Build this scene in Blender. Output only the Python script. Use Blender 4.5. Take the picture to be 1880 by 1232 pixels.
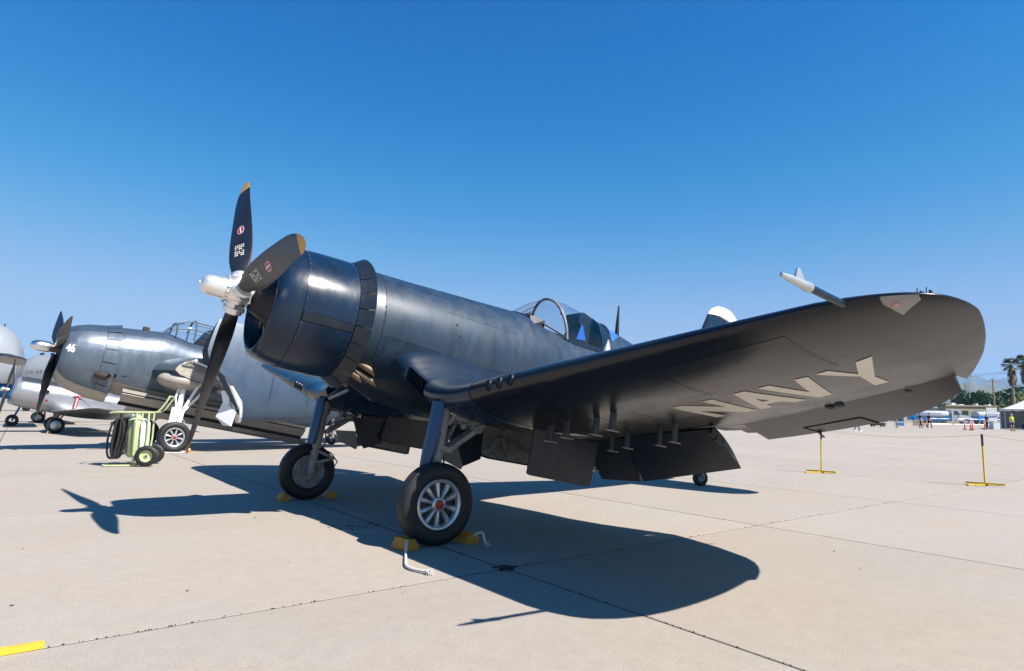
import bpy, bmesh, math, random
import numpy as np
from mathutils import Matrix, Vector
random.seed(7); rng = np.random.default_rng(7)
for _o in list(bpy.data.objects): bpy.data.objects.remove(_o)
scene = bpy.context.scene
COL = scene.collection
rad = math.radians

# ------------------------------------------------------------------ camera
cam_d = bpy.data.cameras.new('camera'); cam = bpy.data.objects.new('camera', cam_d); COL.objects.link(cam)
cam_d.sensor_width = 36.0; cam_d.lens = 36.0*1168.1/1880.0
cam_d.clip_start = 0.05; cam_d.clip_end = 30000
_R = ((-0.8002639, 0.5994323, 0.0160815), (0.0825887, 0.0836169, 0.9930697), (-0.5939333, -0.7960459, 0.1164219))
cam.matrix_world = Matrix(((_R[0][0], _R[1][0], -_R[2][0], 1.74116), (_R[0][1], _R[1][1], -_R[2][1], 7.43978),
                           (_R[0][2], _R[1][2], -_R[2][2], 1.32770), (0, 0, 0, 1)))
scene.camera = cam

# ------------------------------------------------------------------ light
SUN_EL, SUN_AZ = rad(46.5), rad(112.5)
sd = Vector((math.cos(SUN_EL)*math.cos(SUN_AZ), math.cos(SUN_EL)*math.sin(SUN_AZ), math.sin(SUN_EL)))
sun_d = bpy.data.lights.new('sun', 'SUN'); sun_d.energy = 5.0; sun_d.angle = rad(0.53); sun_d.color = (1.0, 0.955, 0.89)
sun = bpy.data.objects.new('sun', sun_d); COL.objects.link(sun)
sun.rotation_euler = sd.to_track_quat('Z', 'Y').to_euler(); sun.location = (0, 0, 60)
world = bpy.data.worlds.new('World'); scene.world = world; world.use_nodes = True
wn = world.node_tree; wn.nodes.clear()
w_out = wn.nodes.new('ShaderNodeOutputWorld'); w_bg = wn.nodes.new('ShaderNodeBackground')
w_sky = wn.nodes.new('ShaderNodeTexSky'); w_sky.sky_type = 'NISHITA'; w_sky.sun_disc = False
w_sky.sun_elevation = SUN_EL; w_sky.sun_rotation = rad(90) - SUN_AZ
w_sky.altitude = 3000; w_sky.air_density = 1.0; w_sky.dust_density = 0.0; w_sky.ozone_density = 4.0
w_hs = wn.nodes.new('ShaderNodeHueSaturation'); w_hs.inputs['Saturation'].default_value = 1.30
w_sep = wn.nodes.new('ShaderNodeSeparateColor'); w_com = wn.nodes.new('ShaderNodeCombineColor')
wn.links.new(w_sky.outputs[0], w_hs.inputs['Color']); wn.links.new(w_hs.outputs[0], w_sep.inputs[0])
def w_math(op, a, b=None):
    n = wn.nodes.new('ShaderNodeMath'); n.operation = op
    for i, v in enumerate((a, b)):
        if v is None: continue
        if isinstance(v, (int, float)): n.inputs[i].default_value = v
        else: wn.links.new(v, n.inputs[i])
    return n.outputs[0]
for k, (gain, power, top) in enumerate(((80, 2.1, 0.46), (9.0, 1.8, 0.68), (8, 2.0, 0.9))):   # film-like contrast with a shoulder, the same in every direction
    x = w_math('MULTIPLY', w_math('POWER', w_math('MULTIPLY', w_sep.outputs[k], 0.164), power), gain)
    y = w_math('DIVIDE', x, w_math('ADD', 1.0, w_math('DIVIDE', x, top)))
    wn.links.new(w_math('DIVIDE', y, 0.1932), w_com.inputs[k])
wn.links.new(w_com.outputs[0], w_bg.inputs['Color'])
w_bg.inputs['Strength'].default_value = 0.1
wn.links.new(w_bg.outputs[0], w_out.inputs[0])
scene.view_settings.view_transform = 'Standard'; scene.view_settings.look = 'None'
scene.view_settings.gamma = 1.0; scene.view_settings.exposure = 0.95; scene.view_settings.use_curve_mapping = False

# ------------------------------------------------------------------ materials
MATS = {}
def mat(name, col, rough=0.5, metal=0.0, var=0.0, vs=4.0, rvar=0.0, bump=0.0, bs=30.0, spec=0.5, coat=0.0, rnd=0.0, dirt=None, dscale=2.0, stretch=None, alpha=1.0, trans=0.0):
    if name in MATS: return MATS[name]
    m = bpy.data.materials.new(name); m.use_nodes = True; t = m.node_tree; N = t.nodes; L = t.links
    b = N['Principled BSDF']; b.inputs['Base Color'].default_value = (*col, 1)
    b.inputs['Roughness'].default_value = rough; b.inputs['Metallic'].default_value = metal
    b.inputs['Specular IOR Level'].default_value = spec; b.inputs['Coat Weight'].default_value = coat
    b.inputs['Alpha'].default_value = alpha; b.inputs['Transmission Weight'].default_value = trans
    tc = N.new('ShaderNodeTexCoord'); src = tc.outputs['Object']
    if stretch:
        mp = N.new('ShaderNodeMapping'); mp.inputs['Scale'].default_value = stretch; L.new(src, mp.inputs[0]); src = mp.outputs[0]
    last = None
    def noise(scale, det=5.0, rg=0.6):
        n = N.new('ShaderNodeTexNoise'); n.inputs['Scale'].default_value = scale; n.inputs['Detail'].default_value = det
        n.inputs['Roughness'].default_value = rg; L.new(src, n.inputs['Vector']); return n.outputs['Fac']
    if var > 0 or rvar > 0:
        f = noise(vs)
    if var > 0:
        r = N.new('ShaderNodeMapRange'); r.inputs[1].default_value = 0.3; r.inputs[2].default_value = 0.7
        r.inputs[3].default_value = 1-var; r.inputs[4].default_value = 1+var; L.new(f, r.inputs[0])
        mx = N.new('ShaderNodeMix'); mx.data_type = 'RGBA'; mx.blend_type = 'MULTIPLY'; mx.inputs[0].default_value = 1
        mx.inputs[6].default_value = (*col, 1); L.new(r.outputs[0], mx.inputs[7]); last = mx.outputs[2]
    if dirt:
        f2 = noise(dscale, 8, 0.7)
        r = N.new('ShaderNodeMapRange'); r.inputs[1].default_value = 0.5; r.inputs[2].default_value = 0.72; L.new(f2, r.inputs[0])
        mx = N.new('ShaderNodeMix'); mx.data_type = 'RGBA'; L.new(r.outputs[0], mx.inputs[0])
        if last: L.new(last, mx.inputs[6])
        else: mx.inputs[6].default_value = (*col, 1)
        mx.inputs[7].default_value = (*dirt, 1); last = mx.outputs[2]
    if rnd > 0:
        oi = N.new('ShaderNodeObjectInfo'); r = N.new('ShaderNodeMapRange'); r.inputs[3].default_value = 1-rnd; r.inputs[4].default_value = 1+rnd
        L.new(oi.outputs['Random'], r.inputs[0])
        mx = N.new('ShaderNodeMix'); mx.data_type = 'RGBA'; mx.blend_type = 'MULTIPLY'; mx.inputs[0].default_value = 1
        if last: L.new(last, mx.inputs[6])
        else: mx.inputs[6].default_value = (*col, 1)
        L.new(r.outputs[0], mx.inputs[7]); last = mx.outputs[2]
    if last: L.new(last, b.inputs['Base Color'])
    if rvar > 0:
        f3 = noise(vs*2.3, 6, 0.65)
        r = N.new('ShaderNodeMapRange'); r.inputs[1].default_value = 0.3; r.inputs[2].default_value = 0.7
        r.inputs[3].default_value = max(0.02, rough-rvar); r.inputs[4].default_value = min(1, rough+rvar); L.new(f3, r.inputs[0]); L.new(r.outputs[0], b.inputs['Roughness'])
    if bump > 0:
        f4 = noise(bs, 4, 0.6); bp = N.new('ShaderNodeBump'); bp.inputs['Strength'].default_value = min(1, bump*10); bp.inputs['Distance'].default_value = bump*0.1
        L.new(f4, bp.inputs['Height']); L.new(bp.outputs[0], b.inputs['Normal'])
    MATS[name] = m
    return m

navy = mat('navy_paint', (0.005, 0.0165, 0.038), 0.26, var=0.25, vs=3.0, rvar=0.06, bump=0.012, bs=2.2, spec=0.42, dirt=(0.011, 0.022, 0.040), dscale=5, stretch=(1.0, 1.0, 0.35))
worn_navy = mat('worn_navy_paint', (0.010, 0.027, 0.053), 0.42, var=0.3, vs=3.0, rvar=0.08, bump=0.012, bs=2.2, spec=0.6, dirt=(0.032, 0.050, 0.074), dscale=4, stretch=(1.0, 1.0, 0.25))
navy_wing = mat('navy_wing_paint', (0.008, 0.0105, 0.015), 0.24, var=0.25, vs=2.0, rvar=0.06, bump=0.03, bs=2.4, spec=0.34, dirt=(0.017, 0.018, 0.019), dscale=3, stretch=(1, .6, 1))
navy_dark = mat('navy_flap_paint', (0.008, 0.015, 0.025), 0.40, var=0.3, vs=6, rvar=0.08, spec=0.4, dirt=(0.018, 0.02, 0.024), dscale=8)
fairing_blue = mat('fairing_blue_paint', (0.014, 0.060, 0.135), 0.45, var=0.2, vs=5, rvar=0.08, dirt=(0.035, 0.075, 0.13), dscale=9, stretch=(1, 1, .25))
black = mat('black_interior', (0.006, 0.006, 0.007), 0.8)
dark_metal = mat('dark_metal', (0.03, 0.03, 0.033), 0.5, 0.6, var=0.3, vs=12)
grey_metal = mat('grey_gear_paint', (0.22, 0.22, 0.215), 0.45, 0.1, var=0.25, vs=10, dirt=(0.06, 0.05, 0.04), dscale=12)
silver = mat('bare_aluminium', (0.72, 0.71, 0.69), 0.28, 1.0, var=0.08, vs=8, rvar=0.08)
dome_m = mat('hub_dome_metal', (0.86, 0.84, 0.80), 0.33, 0.75, var=0.05, vs=8, rvar=0.1, dirt=(0.62, 0.54, 0.45), dscale=4)
wheel_silver = mat('wheel_silver_paint', (0.55, 0.56, 0.57), 0.35, 0.7, var=0.1, vs=10)
rubber = mat('tyre_rubber', (0.009, 0.009, 0.010), 0.6, var=0.25, vs=8, rvar=0.1, bump=0.01, bs=60)
grey_primer = mat('grey_primer_lining', (0.20, 0.195, 0.18), 0.6, var=0.2, vs=5, dirt=(0.09, 0.08, 0.065), dscale=6)
white_letters = mat('lettering_paint', (0.62, 0.58, 0.51), 0.45, var=0.05, vs=6)
white_p = mat('white_paint', (0.78, 0.78, 0.77), 0.4, var=0.04)
yellow_tip = mat('yellow_tip_paint', (0.55, 0.27, 0.03), 0.45, var=0.12, vs=12)
blade_m = mat('propeller_black_paint', (0.012, 0.014, 0.020), 0.38, var=0.2, vs=10, rvar=0.06, spec=0.55)
red_p = mat('red_paint', (0.32, 0.02, 0.025), 0.4, var=0.15)
chock_y = mat('chock_yellow_paint', (0.56, 0.215, 0.010), 0.55, var=0.2, vs=14, bump=0.02, bs=40, dirt=(0.16, 0.11, 0.05), dscale=14)
rope_m = mat('white_rope', (0.60, 0.58, 0.53), 0.85, var=0.2, vs=70, bump=0.06, bs=150)
blue_cover = mat('blue_cover_cloth', (0.01, 0.10, 0.48), 0.6, var=0.15, vs=9)
stack_m = mat('exhaust_tan_metal', (0.20, 0.15, 0.10), 0.6, 0.4, var=0.3, vs=14)
lens_m = mat('clear_lens', (0.36, 0.345, 0.34), 0.12, trans=0.35, spec=0.6)
def glass_mat():
    m = bpy.data.materials.new('canopy_glass'); m.use_nodes = True; t = m.node_tree; N = t.nodes; L = t.links
    for n in list(N):
        if n.type == 'BSDF_PRINCIPLED': N.remove(n)
    tr = N.new('ShaderNodeBsdfTransparent'); tr.inputs[0].default_value = (0.93, 0.95, 0.97, 1)
    gl = N.new('ShaderNodeBsdfGlossy'); gl.inputs['Roughness'].default_value = 0.04
    fr = N.new('ShaderNodeLayerWeight'); pw = N.new('ShaderNodeMath'); pw.operation = 'POWER'; pw.inputs[1].default_value = 4.0; L.new(fr.outputs['Facing'], pw.inputs[0])
    mr = N.new('ShaderNodeMapRange'); mr.inputs[3].default_value = 0.08; mr.inputs[4].default_value = 0.7; L.new(pw.outputs[0], mr.inputs[0])
    mx = N.new('ShaderNodeMixShader'); L.new(mr.outputs[0], mx.inputs[0]); L.new(tr.outputs[0], mx.inputs[1]); L.new(gl.outputs[0], mx.inputs[2])
    L.new(mx.outputs[0], N['Material Output'].inputs[0]); return m
glass = glass_mat()

# ------------------------------------------------------------------ mesh helpers
def V3(a): return np.array(a, float)
def unit(v): v = V3(v); return v/(np.linalg.norm(v)+1e-12)
def frame_of(d):
    d = unit(d); a = V3((0, 0, 1)) if abs(d[2]) < 0.9 else V3((1, 0, 0))
    x = unit(np.cross(a, d)); y = np.cross(d, x); return x, y, d
class G:
    def __init__(s): s.v = []; s.f = []
    def add(s, V, F):
        n = len(s.v); s.v += [tuple(map(float, p)) for p in V]; s.f += [tuple(i+n for i in f) for f in F]; return s
    def grid(s, P, cu=False, cv=False, cap=False):
        P = np.asarray(P, float); n, m = P.shape[:2]; F = []
        for i in range(n if cu else n-1):
            for j in range(m if cv else m-1):
                a, b = i, (i+1) % n; c, d = j, (j+1) % m
                F.append((a*m+c, b*m+c, b*m+d, a*m+d))
        if cap: F.append(tuple(range(m))); F.append(tuple((n-1)*m+k for k in range(m-1, -1, -1)))
        return s.add(P.reshape(-1, 3), F)
    def tube(s, pts, r, n=10, cap=True):
        pts = [V3(p) for p in pts]; k = len(pts); rs = r if hasattr(r, '__len__') else [r]*k
        rings = []; X = None
        for i in range(k):
            d = unit(pts[min(i+1, k-1)]-pts[max(i-1, 0)])
            if X is None: X = frame_of(d)[0]
            X = unit(X-d*np.dot(X, d)); Y = np.cross(d, X)
            rings.append([pts[i]+rs[i]*(math.cos(a)*X+math.sin(a)*Y) for a in np.linspace(0, 2*math.pi, n, endpoint=False)])
        return s.grid(rings, cv=True, cap=cap)
    def lathe(s, prof, o, axis, n=32, cap=False):
        # prof: (distance along axis, radius)
        X, Y, D = frame_of(axis); o = V3(o)
        rings = [[o+D*h+r*(math.cos(a)*X+math.sin(a)*Y) for a in np.linspace(0, 2*math.pi, n, endpoint=False)] for h, r in prof]
        return s.grid(rings, cv=True, cap=cap)
    def box(s, c, size, R=None):
        c = V3(c); h = V3(size)/2; P = []
        for z in (-1, 1):
            for y in (-1, 1):
                for x in (-1, 1):
                    p = h*(x, y, z); P.append(c+(np.asarray(R) @ p if R is not None else p))
        return s.add(P, [(0, 2, 3, 1), (4, 5, 7, 6), (0, 1, 5, 4), (2, 6, 7, 3), (0, 4, 6, 2), (1, 3, 7, 5)])
    def prism(s, poly, vec):
        poly = [V3(p) for p in poly]; n = len(poly); vec = V3(vec)
        F = [tuple(range(n)), tuple(range(2*n-1, n-1, -1))]+[(i, (i+1) % n, (i+1) % n+n, i+n) for i in range(n)]
        return s.add(poly+[p+vec for p in poly], F)
    def beam(s, a, b, w, h, up=(0, 0, 1)):
        a, b = V3(a), V3(b); d = unit(b-a); x = unit(np.cross(d, up)); y = np.cross(x, d)
        q = [x*w/2+y*h/2, -x*w/2+y*h/2, -x*w/2-y*h/2, x*w/2-y*h/2]
        return s.prism([a+k for k in q], b-a)
    def ball(s, c, r, n=12, m=8, scale=(1, 1, 1)):
        c = V3(c); sc = V3(scale); rings = []
        for i in range(m+1):
            t = math.pi*i/m; rr = max(math.sin(t), 1e-3)
            rings.append([c+sc*r*V3((rr*math.cos(a), rr*math.sin(a), math.cos(t))) for a in np.linspace(0, 2*math.pi, n, endpoint=False)])
        return s.grid(rings, cv=True)
    def build(s, name, m, parent=None, smooth=38, off=None, fix=True):
        me = bpy.data.meshes.new(name); v = np.asarray(s.v, float)
        if off is None and parent is not None: off = getattr(CTX, 'off', None)
        if off is not None: v = v+V3(off)
        me.from_pydata(v.tolist(), [], s.f); 
        if fix:
            bm = bmesh.new(); bm.from_mesh(me); bmesh.ops.remove_doubles(bm, verts=bm.verts, dist=1e-5)
            bmesh.ops.recalc_face_normals(bm, faces=bm.faces); bm.to_mesh(me); bm.free()
        if smooth:
            me.shade_smooth(); me.set_sharp_from_angle(angle=rad(smooth))
        me.materials.append(m); o = bpy.data.objects.new(name, me); COL.objects.link(o)
        if parent is not None: o.parent = parent
        return o
class CTX: off = None
def empty(name, label, cat, loc=(0, 0, 0), M=None, group=None, rz=0):
    o = bpy.data.objects.new(name, None); COL.objects.link(o)
    if M is not None: o.matrix_world = M
    else: o.location = loc; o.rotation_euler = (0, 0, rz)
    o.empty_display_size = 0.3; o['label'] = label; o['category'] = cat
    if group: o['group'] = group
    return o
def tag(o, label, cat, group=None):
    o['label'] = label; o['category'] = cat
    if group: o['group'] = group
    return o
def struct(o, kind='structure'): o['kind'] = kind; return o
def copy_tree(o, parent=None):
    c = o.copy(); COL.objects.link(c)
    if parent is not None: c.parent = parent
    for ch in list(o.children): copy_tree(ch, c)
    return c
def lerp_tab(x, xs, ys):
    xs = np.asarray(xs); ys = np.asarray(ys)
    if xs[0] > xs[-1]: xs = xs[::-1]; ys = ys[::-1]
    return float(np.interp(x, xs, ys))
def panel(g, S, u0, u1, v0, v1, nu, nv, proud=0.003, depth=0.008, inward=None):
    # a skin panel lifted off surface S(u, v) with a rim going back into it
    us = np.linspace(u0, u1, nu); vs = np.linspace(v0, v1, nv); e = 1e-4
    P = np.zeros((nu, nv, 3)); B = np.zeros((nu, nv, 3))
    for i, u in enumerate(us):
        for j, v in enumerate(vs):
            p = V3(S(u, v)); n = unit(np.cross(V3(S(u+e, v))-p, V3(S(u, v+e))-p)); 
            if np.dot(n, inward(p)) > 0: n = -n
            P[i, j] = p+n*proud; B[i, j] = p+n*(proud-depth)
    g.grid(P)
    edge = [(i, 0) for i in range(nu)]+[(nu-1, j) for j in range(1, nv)]+[(i, nv-1) for i in range(nu-2, -1, -1)]+[(0, j) for j in range(nv-2, 0, -1)]
    g.grid([[P[i, j] for i, j in edge], [B[i, j] for i, j in edge]], cv=True)
    return g
def text_mesh(txt, size=1.0, extr=0.0, bold=0.0, align='LEFT'):
    cu = bpy.data.curves.new('text', 'FONT'); cu.body = txt; cu.size = size; cu.extrude = extr; cu.resolution_u = 4; cu.align_x = align
    ob = bpy.data.objects.new('text', cu); COL.objects.link(ob)
    dg = bpy.context.evaluated_depsgraph_get(); me = ob.evaluated_get(dg).to_mesh()
    v = np.array([x.co[:] for x in me.vertices]).reshape(-1, 3); f = [tuple(p.vertices) for p in me.polygons]
    ob.evaluated_get(dg).to_mesh_clear(); bpy.data.objects.remove(ob); bpy.data.curves.remove(cu)
    return v, f

def subdiv(v, f, L):
    bm = bmesh.new(); vs = [bm.verts.new(tuple(p)) for p in v]
    for q in f:
        try: bm.faces.new([vs[i] for i in q])
        except ValueError: pass
    bmesh.ops.triangulate(bm, faces=bm.faces)
    for _ in range(5):
        ed = [e for e in bm.edges if e.calc_length() > L]
        if not ed: break
        bmesh.ops.subdivide_edges(bm, edges=ed, cuts=1); bmesh.ops.triangulate(bm, faces=bm.faces)
    bm.verts.index_update(); V = np.array([p.co[:] for p in bm.verts]); F = [tuple(p.index for p in q.verts) for q in bm.faces]; bm.free(); return V, F

# ------------------------------------------------------------------ ground
def concrete_mat(name, base, slab):
    m = bpy.data.materials.new(name); m.use_nodes = True; t = m.node_tree; N = t.nodes; L = t.links; b = N['Principled BSDF']
    geo = N.new('ShaderNodeNewGeometry'); pos = geo.outputs['Position']
    def noise(scale, det, rg, st=None):
        n = N.new('ShaderNodeTexNoise'); n.inputs['Scale'].default_value = scale; n.inputs['Detail'].default_value = det; n.inputs['Roughness'].default_value = rg
        if st:
            mp = N.new('ShaderNodeMapping'); mp.inputs['Scale'].default_value = st; L.new(pos, mp.inputs[0]); L.new(mp.outputs[0], n.inputs['Vector'])
        else: L.new(pos, n.inputs['Vector'])
        return n.outputs['Fac']
    def ramp(f, a, bb, lo, hi):
        r = N.new('ShaderNodeMapRange'); r.inputs[1].default_value = a; r.inputs[2].default_value = bb; r.inputs[3].default_value = lo; r.inputs[4].default_value = hi; L.new(f, r.inputs[0]); return r.outputs[0]
    def mul(a, f):
        mx = N.new('ShaderNodeMix'); mx.data_type = 'RGBA'; mx.blend_type = 'MULTIPLY'; mx.inputs[0].default_value = 1; L.new(a, mx.inputs[6]); L.new(f, mx.inputs[7]); return mx.outputs[2]
    def mixc(f, a, c):
        mx = N.new('ShaderNodeMix'); mx.data_type = 'RGBA'; L.new(f, mx.inputs[0]); L.new(a, mx.inputs[6])
        mx.inputs[7].default_value = (*c, 1); return mx.outputs[2]
    rgb = N.new('ShaderNodeRGB'); rgb.outputs[0].default_value = (*base, 1); c = rgb.outputs[0]
    c = mixc(ramp(noise(0.55, 6, 0.62), 0.42, 0.66, 0, 0.55), c, (base[0]*1.04, base[1]*0.96, base[2]*0.87))
    c = mixc(ramp(noise(0.23, 5, 0.6, (1, 2.2, 1)), 0.48, 0.75, 0, 0.6), c, (base[0]*0.86, base[1]*0.88, base[2]*0.90))
    c = mul(c, ramp(noise(7, 6, 0.7), 0.3, 0.7, 0.94, 1.06))
    c = mul(c, ramp(noise(90, 3, 0.75), 0.32, 0.68, 0.80, 1.16))
    c = mul(c, ramp(noise(38, 2, 0.5), 0.72, 0.76, 1.0, 0.62))      # small pits
    c = mul(c, ramp(noise(1.7, 8, 0.72, (1.0, 0.35, 1)), 0.66, 0.8, 1.0, 0.72))   # scuffs and stains
    if slab:
        oi = N.new('ShaderNodeObjectInfo'); c = mul(c, ramp(oi.outputs['Random'], 0, 1, 0.95, 1.03))
    L.new(c, b.inputs['Base Color']); b.inputs['Roughness'].default_value = 0.82; b.inputs['Specular IOR Level'].default_value = 0.3
    bp = N.new('ShaderNodeBump'); bp.inputs['Strength'].default_value = 0.35; bp.inputs['Distance'].default_value = 0.004
    L.new(noise(70, 4, 0.7), bp.inputs['Height']); L.new(bp.outputs[0], b.inputs['Normal'])
    return m
CONC = (0.352, 0.309, 0.260)
conc_slab = concrete_mat('concrete_slab', CONC, True)
conc_far = concrete_mat('concrete_apron', (CONC[0]*0.97, CONC[1]*0.97, CONC[2]*0.97), False)
tar = mat('joint_sealant', (0.012, 0.011, 0.010), 0.75, var=0.4, vs=20)
ground = struct(G().grid([[(x, y, -0.03) for y in np.linspace(-9000, 9000, 5)] for x in (-12000, -3000, 0, 3000)]).build('ground', conc_far, smooth=0))
GX, GY, GA = -1.567, 2.977, rad(0.72)
SX, SY, GAP = 3.794, 4.987, 0.019
gx, gy = V3((math.cos(GA), math.sin(GA), 0)), V3((-math.sin(GA), math.cos(GA), 0))
def slab_pt(i, j, z=0.0): return V3((GX, GY, z))+gx*SX*i+gy*SY*j
I0, I1, J0, J1 = -13, 4, -11, 2
js = G().prism([slab_pt(I0, J0, -0.028), slab_pt(I1, J0, -0.028), slab_pt(I1, J1, -0.028), slab_pt(I0, J1, -0.028)], (0, 0, 0.0245))
js.build('joint_sealant', tar, ground, smooth=0, off=(0, 0, 0))
hx, hy, c = SX/2-GAP/2, SY/2-GAP/2, 0.005
slab_me = None
for i in range(I0, I1):
    for j in range(J0, J1):
        ctr = slab_pt(i+0.5, j+0.5)
        if slab_me is None:
            r0 = [(-hx, -hy, -0.02), (hx, -hy, -0.02), (hx, hy, -0.02), (-hx, hy, -0.02)]
            r1 = [(-hx, -hy, -c), (hx, -hy, -c), (hx, hy, -c), (-hx, hy, -c)]
            r2 = [(-hx+c, -hy+c, 0), (hx-c, -hy+c, 0), (hx-c, hy-c, 0), (-hx+c, hy-c, 0)]
            o = G().grid([r0, r1, r2], cv=True).add(r2, [(0, 1, 2, 3)]).build('concrete_slab', conc_slab, ground, smooth=0, off=(0, 0, 0)); slab_me = o.data
        else:
            o = bpy.data.objects.new('concrete_slab', slab_me); COL.objects.link(o); o.parent = ground
        o.location = (ctr[0], ctr[1], rng.uniform(-0.0015, 0.0015)); o.rotation_euler = (0, 0, GA)
# crumbled tar along the joints near the camera and at the crossing
g = G()
def blob(p, r, n=9):
    a0 = rng.uniform(0, 6.28); ring = []
    for a in np.linspace(0, 2*math.pi, n, endpoint=False): ring.append(V3(p)+r*rng.uniform(0.5, 1.25)*V3((math.cos(a+a0), math.sin(a+a0), 0)))
    g.add(ring+[V3(p)+V3((0, 0, 0.006))], [(k, (k+1) % n, n) for k in range(n)])
for k in range(26): blob(slab_pt(0, 0, 0.0022)+V3((rng.normal(0, 0.06), rng.normal(0, 0.05), 0)), rng.uniform(0.012, 0.035))
for (i, j, di, dj, n) in ((0, 0, 1, 0, 70), (-1, 0, 1, 0, 60), (0, -1, 0, 1, 60), (0, 0, 0, 1, 90), (-1, -1, 0, 1, 50), (-2, 0, 1, 0, 40), (0, -2, 0, 1, 30)):
    for k in range(n):
        t = rng.uniform(0, 1); blob(slab_pt(i+di*t, j+dj*t, 0.0022)+V3((rng.normal(0, 0.007), rng.normal(0, 0.007), 0)), rng.uniform(0.003, 0.009), 7)
tb = g.build('tar_crumbs', tar, ground, smooth=0, off=(0, 0, 0), fix=False); tb['kind'] = 'stuff'
stain = mat('oil_stain', (0.06, 0.055, 0.05), 0.6, var=0.3, vs=30)
g = G()
for k in range(34): blob(V3((-1.35+rng.normal(0, 0.22), 0.55+rng.normal(0, 0.10), 0.0025)), rng.uniform(0.006, 0.025), 7)
for k in range(30): blob(V3((0.2+rng.uniform(-7, 6), rng.uniform(-4, 5.5), 0.0025)), rng.uniform(0.005, 0.016), 7)
st = g.build('oil_spots', stain, ground, smooth=0, off=(0, 0, 0), fix=False); st['kind'] = 'stuff'
chalk = mat('chalk_mark', (0.62, 0.62, 0.62), 0.9)
g = G()
for a, b_ in (((-1.45, 0.75), (-1.05, 1.05)), ((-1.05, 0.68), (-1.45, 1.12))):
    g.beam((*a, 0.0035), (*b_, 0.0035), 0.012, 0.002)
g.build('chalk_cross', chalk, ground, smooth=0, off=(0, 0, 0))

# ------------------------------------------------------------------ the navy fighter
_A = np.array([[0.98884276, 0.00254688, -0.14894127], [0, 0.99985383, 0.01709742], [0.14896304, -0.01690666, 0.98869822]])
HUB = V3((0, 0, 2.58743)); BASE = V3((-1.8, 0, 0))
CTX.off = _A.T @ (HUB-BASE)
M4 = Matrix(((*_A[0], BASE[0]), (*_A[1], BASE[1]), (*_A[2], BASE[2]), (0, 0, 0, 1)))
fp = empty('fighter_plane', 'dark navy blue gull-winged propeller fighter with NAVY painted under its wing', 'airplane', M=M4)
def P_(name, g, m, parent=fp, **k): return g.build(name, m, parent, **k)

# --- cowling
CZ = -0.035
cow_x = [-0.245, -0.25, -0.268, -0.30, -0.35, -0.42, -0.522, -0.70, -0.95, -1.128]
cow_r = [0.572, 0.594, 0.618, 0.640, 0.661, 0.681, 0.698, 0.711, 0.717, 0.717]
def cowl(x, a, dr=0.0):
    r = lerp_tab(x, cow_x, cow_r)+dr; return (x, r*math.cos(a), CZ+r*math.sin(a))
cin = lambda p: V3((0, -p[1], CZ-p[2]))
prof = [(-0.42, 0.50), (-0.36, 0.525), (-0.30, 0.540), (-0.265, 0.549), (-0.247, 0.560)]+list(zip(cow_x[:7], cow_r[:7]))
g = G(); g.lathe(prof, (0, 0, CZ), (1, 0, 0), 96); P_('cowl_nose_ring', g, navy)
g = G(); g.lathe([(-0.40, 0.52), (-0.55, 0.685), (-1.12, 0.705), (-1.12, 0.60)], (0, 0, CZ), (1, 0, 0), 72); P_('cowl_inner_shell', g, black)
for a0, a1 in ((-9.5, 60), (60.5, 130), (130.5, 193), (-84, -17.5), (-154, -84.5), (-166.5, -154.5)):
    g = G(); panel(g, lambda u, v: cowl(u, v), -1.124, -0.527, rad(a0), rad(a1), 14, 16, 0.003, 0.014, cin); P_('cowl_panel', g, navy)
for sgn in (1, -1):
    g = G(); A0, A1 = (rad(-17.2), rad(-9.8)) if sgn > 0 else (rad(-166.2), rad(-170.2+3.4-0.2))
    if sgn > 0:
        panel(g, lambda u, v: cowl(u, v), -1.118, -0.535, A0, A1, 10, 5, 0.0075, 0.016, cin); P_('latch_strip', g, navy_dark)
fast = G()
def stud(p, n, r=0.007):
    fast.ball(V3(p)+unit(n)*0.002, r*0.8, 6, 4)
for a in np.arange(-80, 80, 7.5):
    p = cowl(-0.545, rad(a)); stud(p, -cin(p), 0.0055)
    p = cowl(-1.105, rad(a+3)); stud(p, -cin(p), 0.006)
# --- cowl flaps
k = 0
for a in np.arange(-88, 268, 15.6):
    g = G(); a0, a1 = rad(a+0.35), rad(a+15.2); flare = 0.095 if -90 < a < 84 or a > 96 else 0.09; n = 6; k += 1
    lift = 0.004*(k % 2); rows = []
    for x, r in ((-1.134, 0.712), (-1.20, 0.745), (-1.292, 0.712+flare)):
        rows.append([(x, (r+lift)*math.cos(t), CZ+(r+lift)*math.sin(t)) for t in np.linspace(a0, a1, n)])
    inner = [[(q[0]-0.002, q[1]*0.985, CZ+(q[2]-CZ)*0.985) for q in row] for row in rows]
    top = np.array(rows); bot = np.array(inner)
    g.grid(top); g.grid(bot)
    e = [(0, j) for j in range(n)]+[(1, n-1)]+[(2, j) for j in range(n-1, -1, -1)]+[(1, 0)]
    g.grid([[top[i] for i in e], [bot[i] for i in e]], cv=True)
    P_('cowl_flap', g, navy_dark, smooth=30)
g = G(); g.lathe([(-1.12, 0.70), (-1.14, 0.60), (-1.25, 0.60)], (0, 0, CZ), (1, 0, 0), 48); P_('cowl_rear_bulkhead', g, black)

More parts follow.
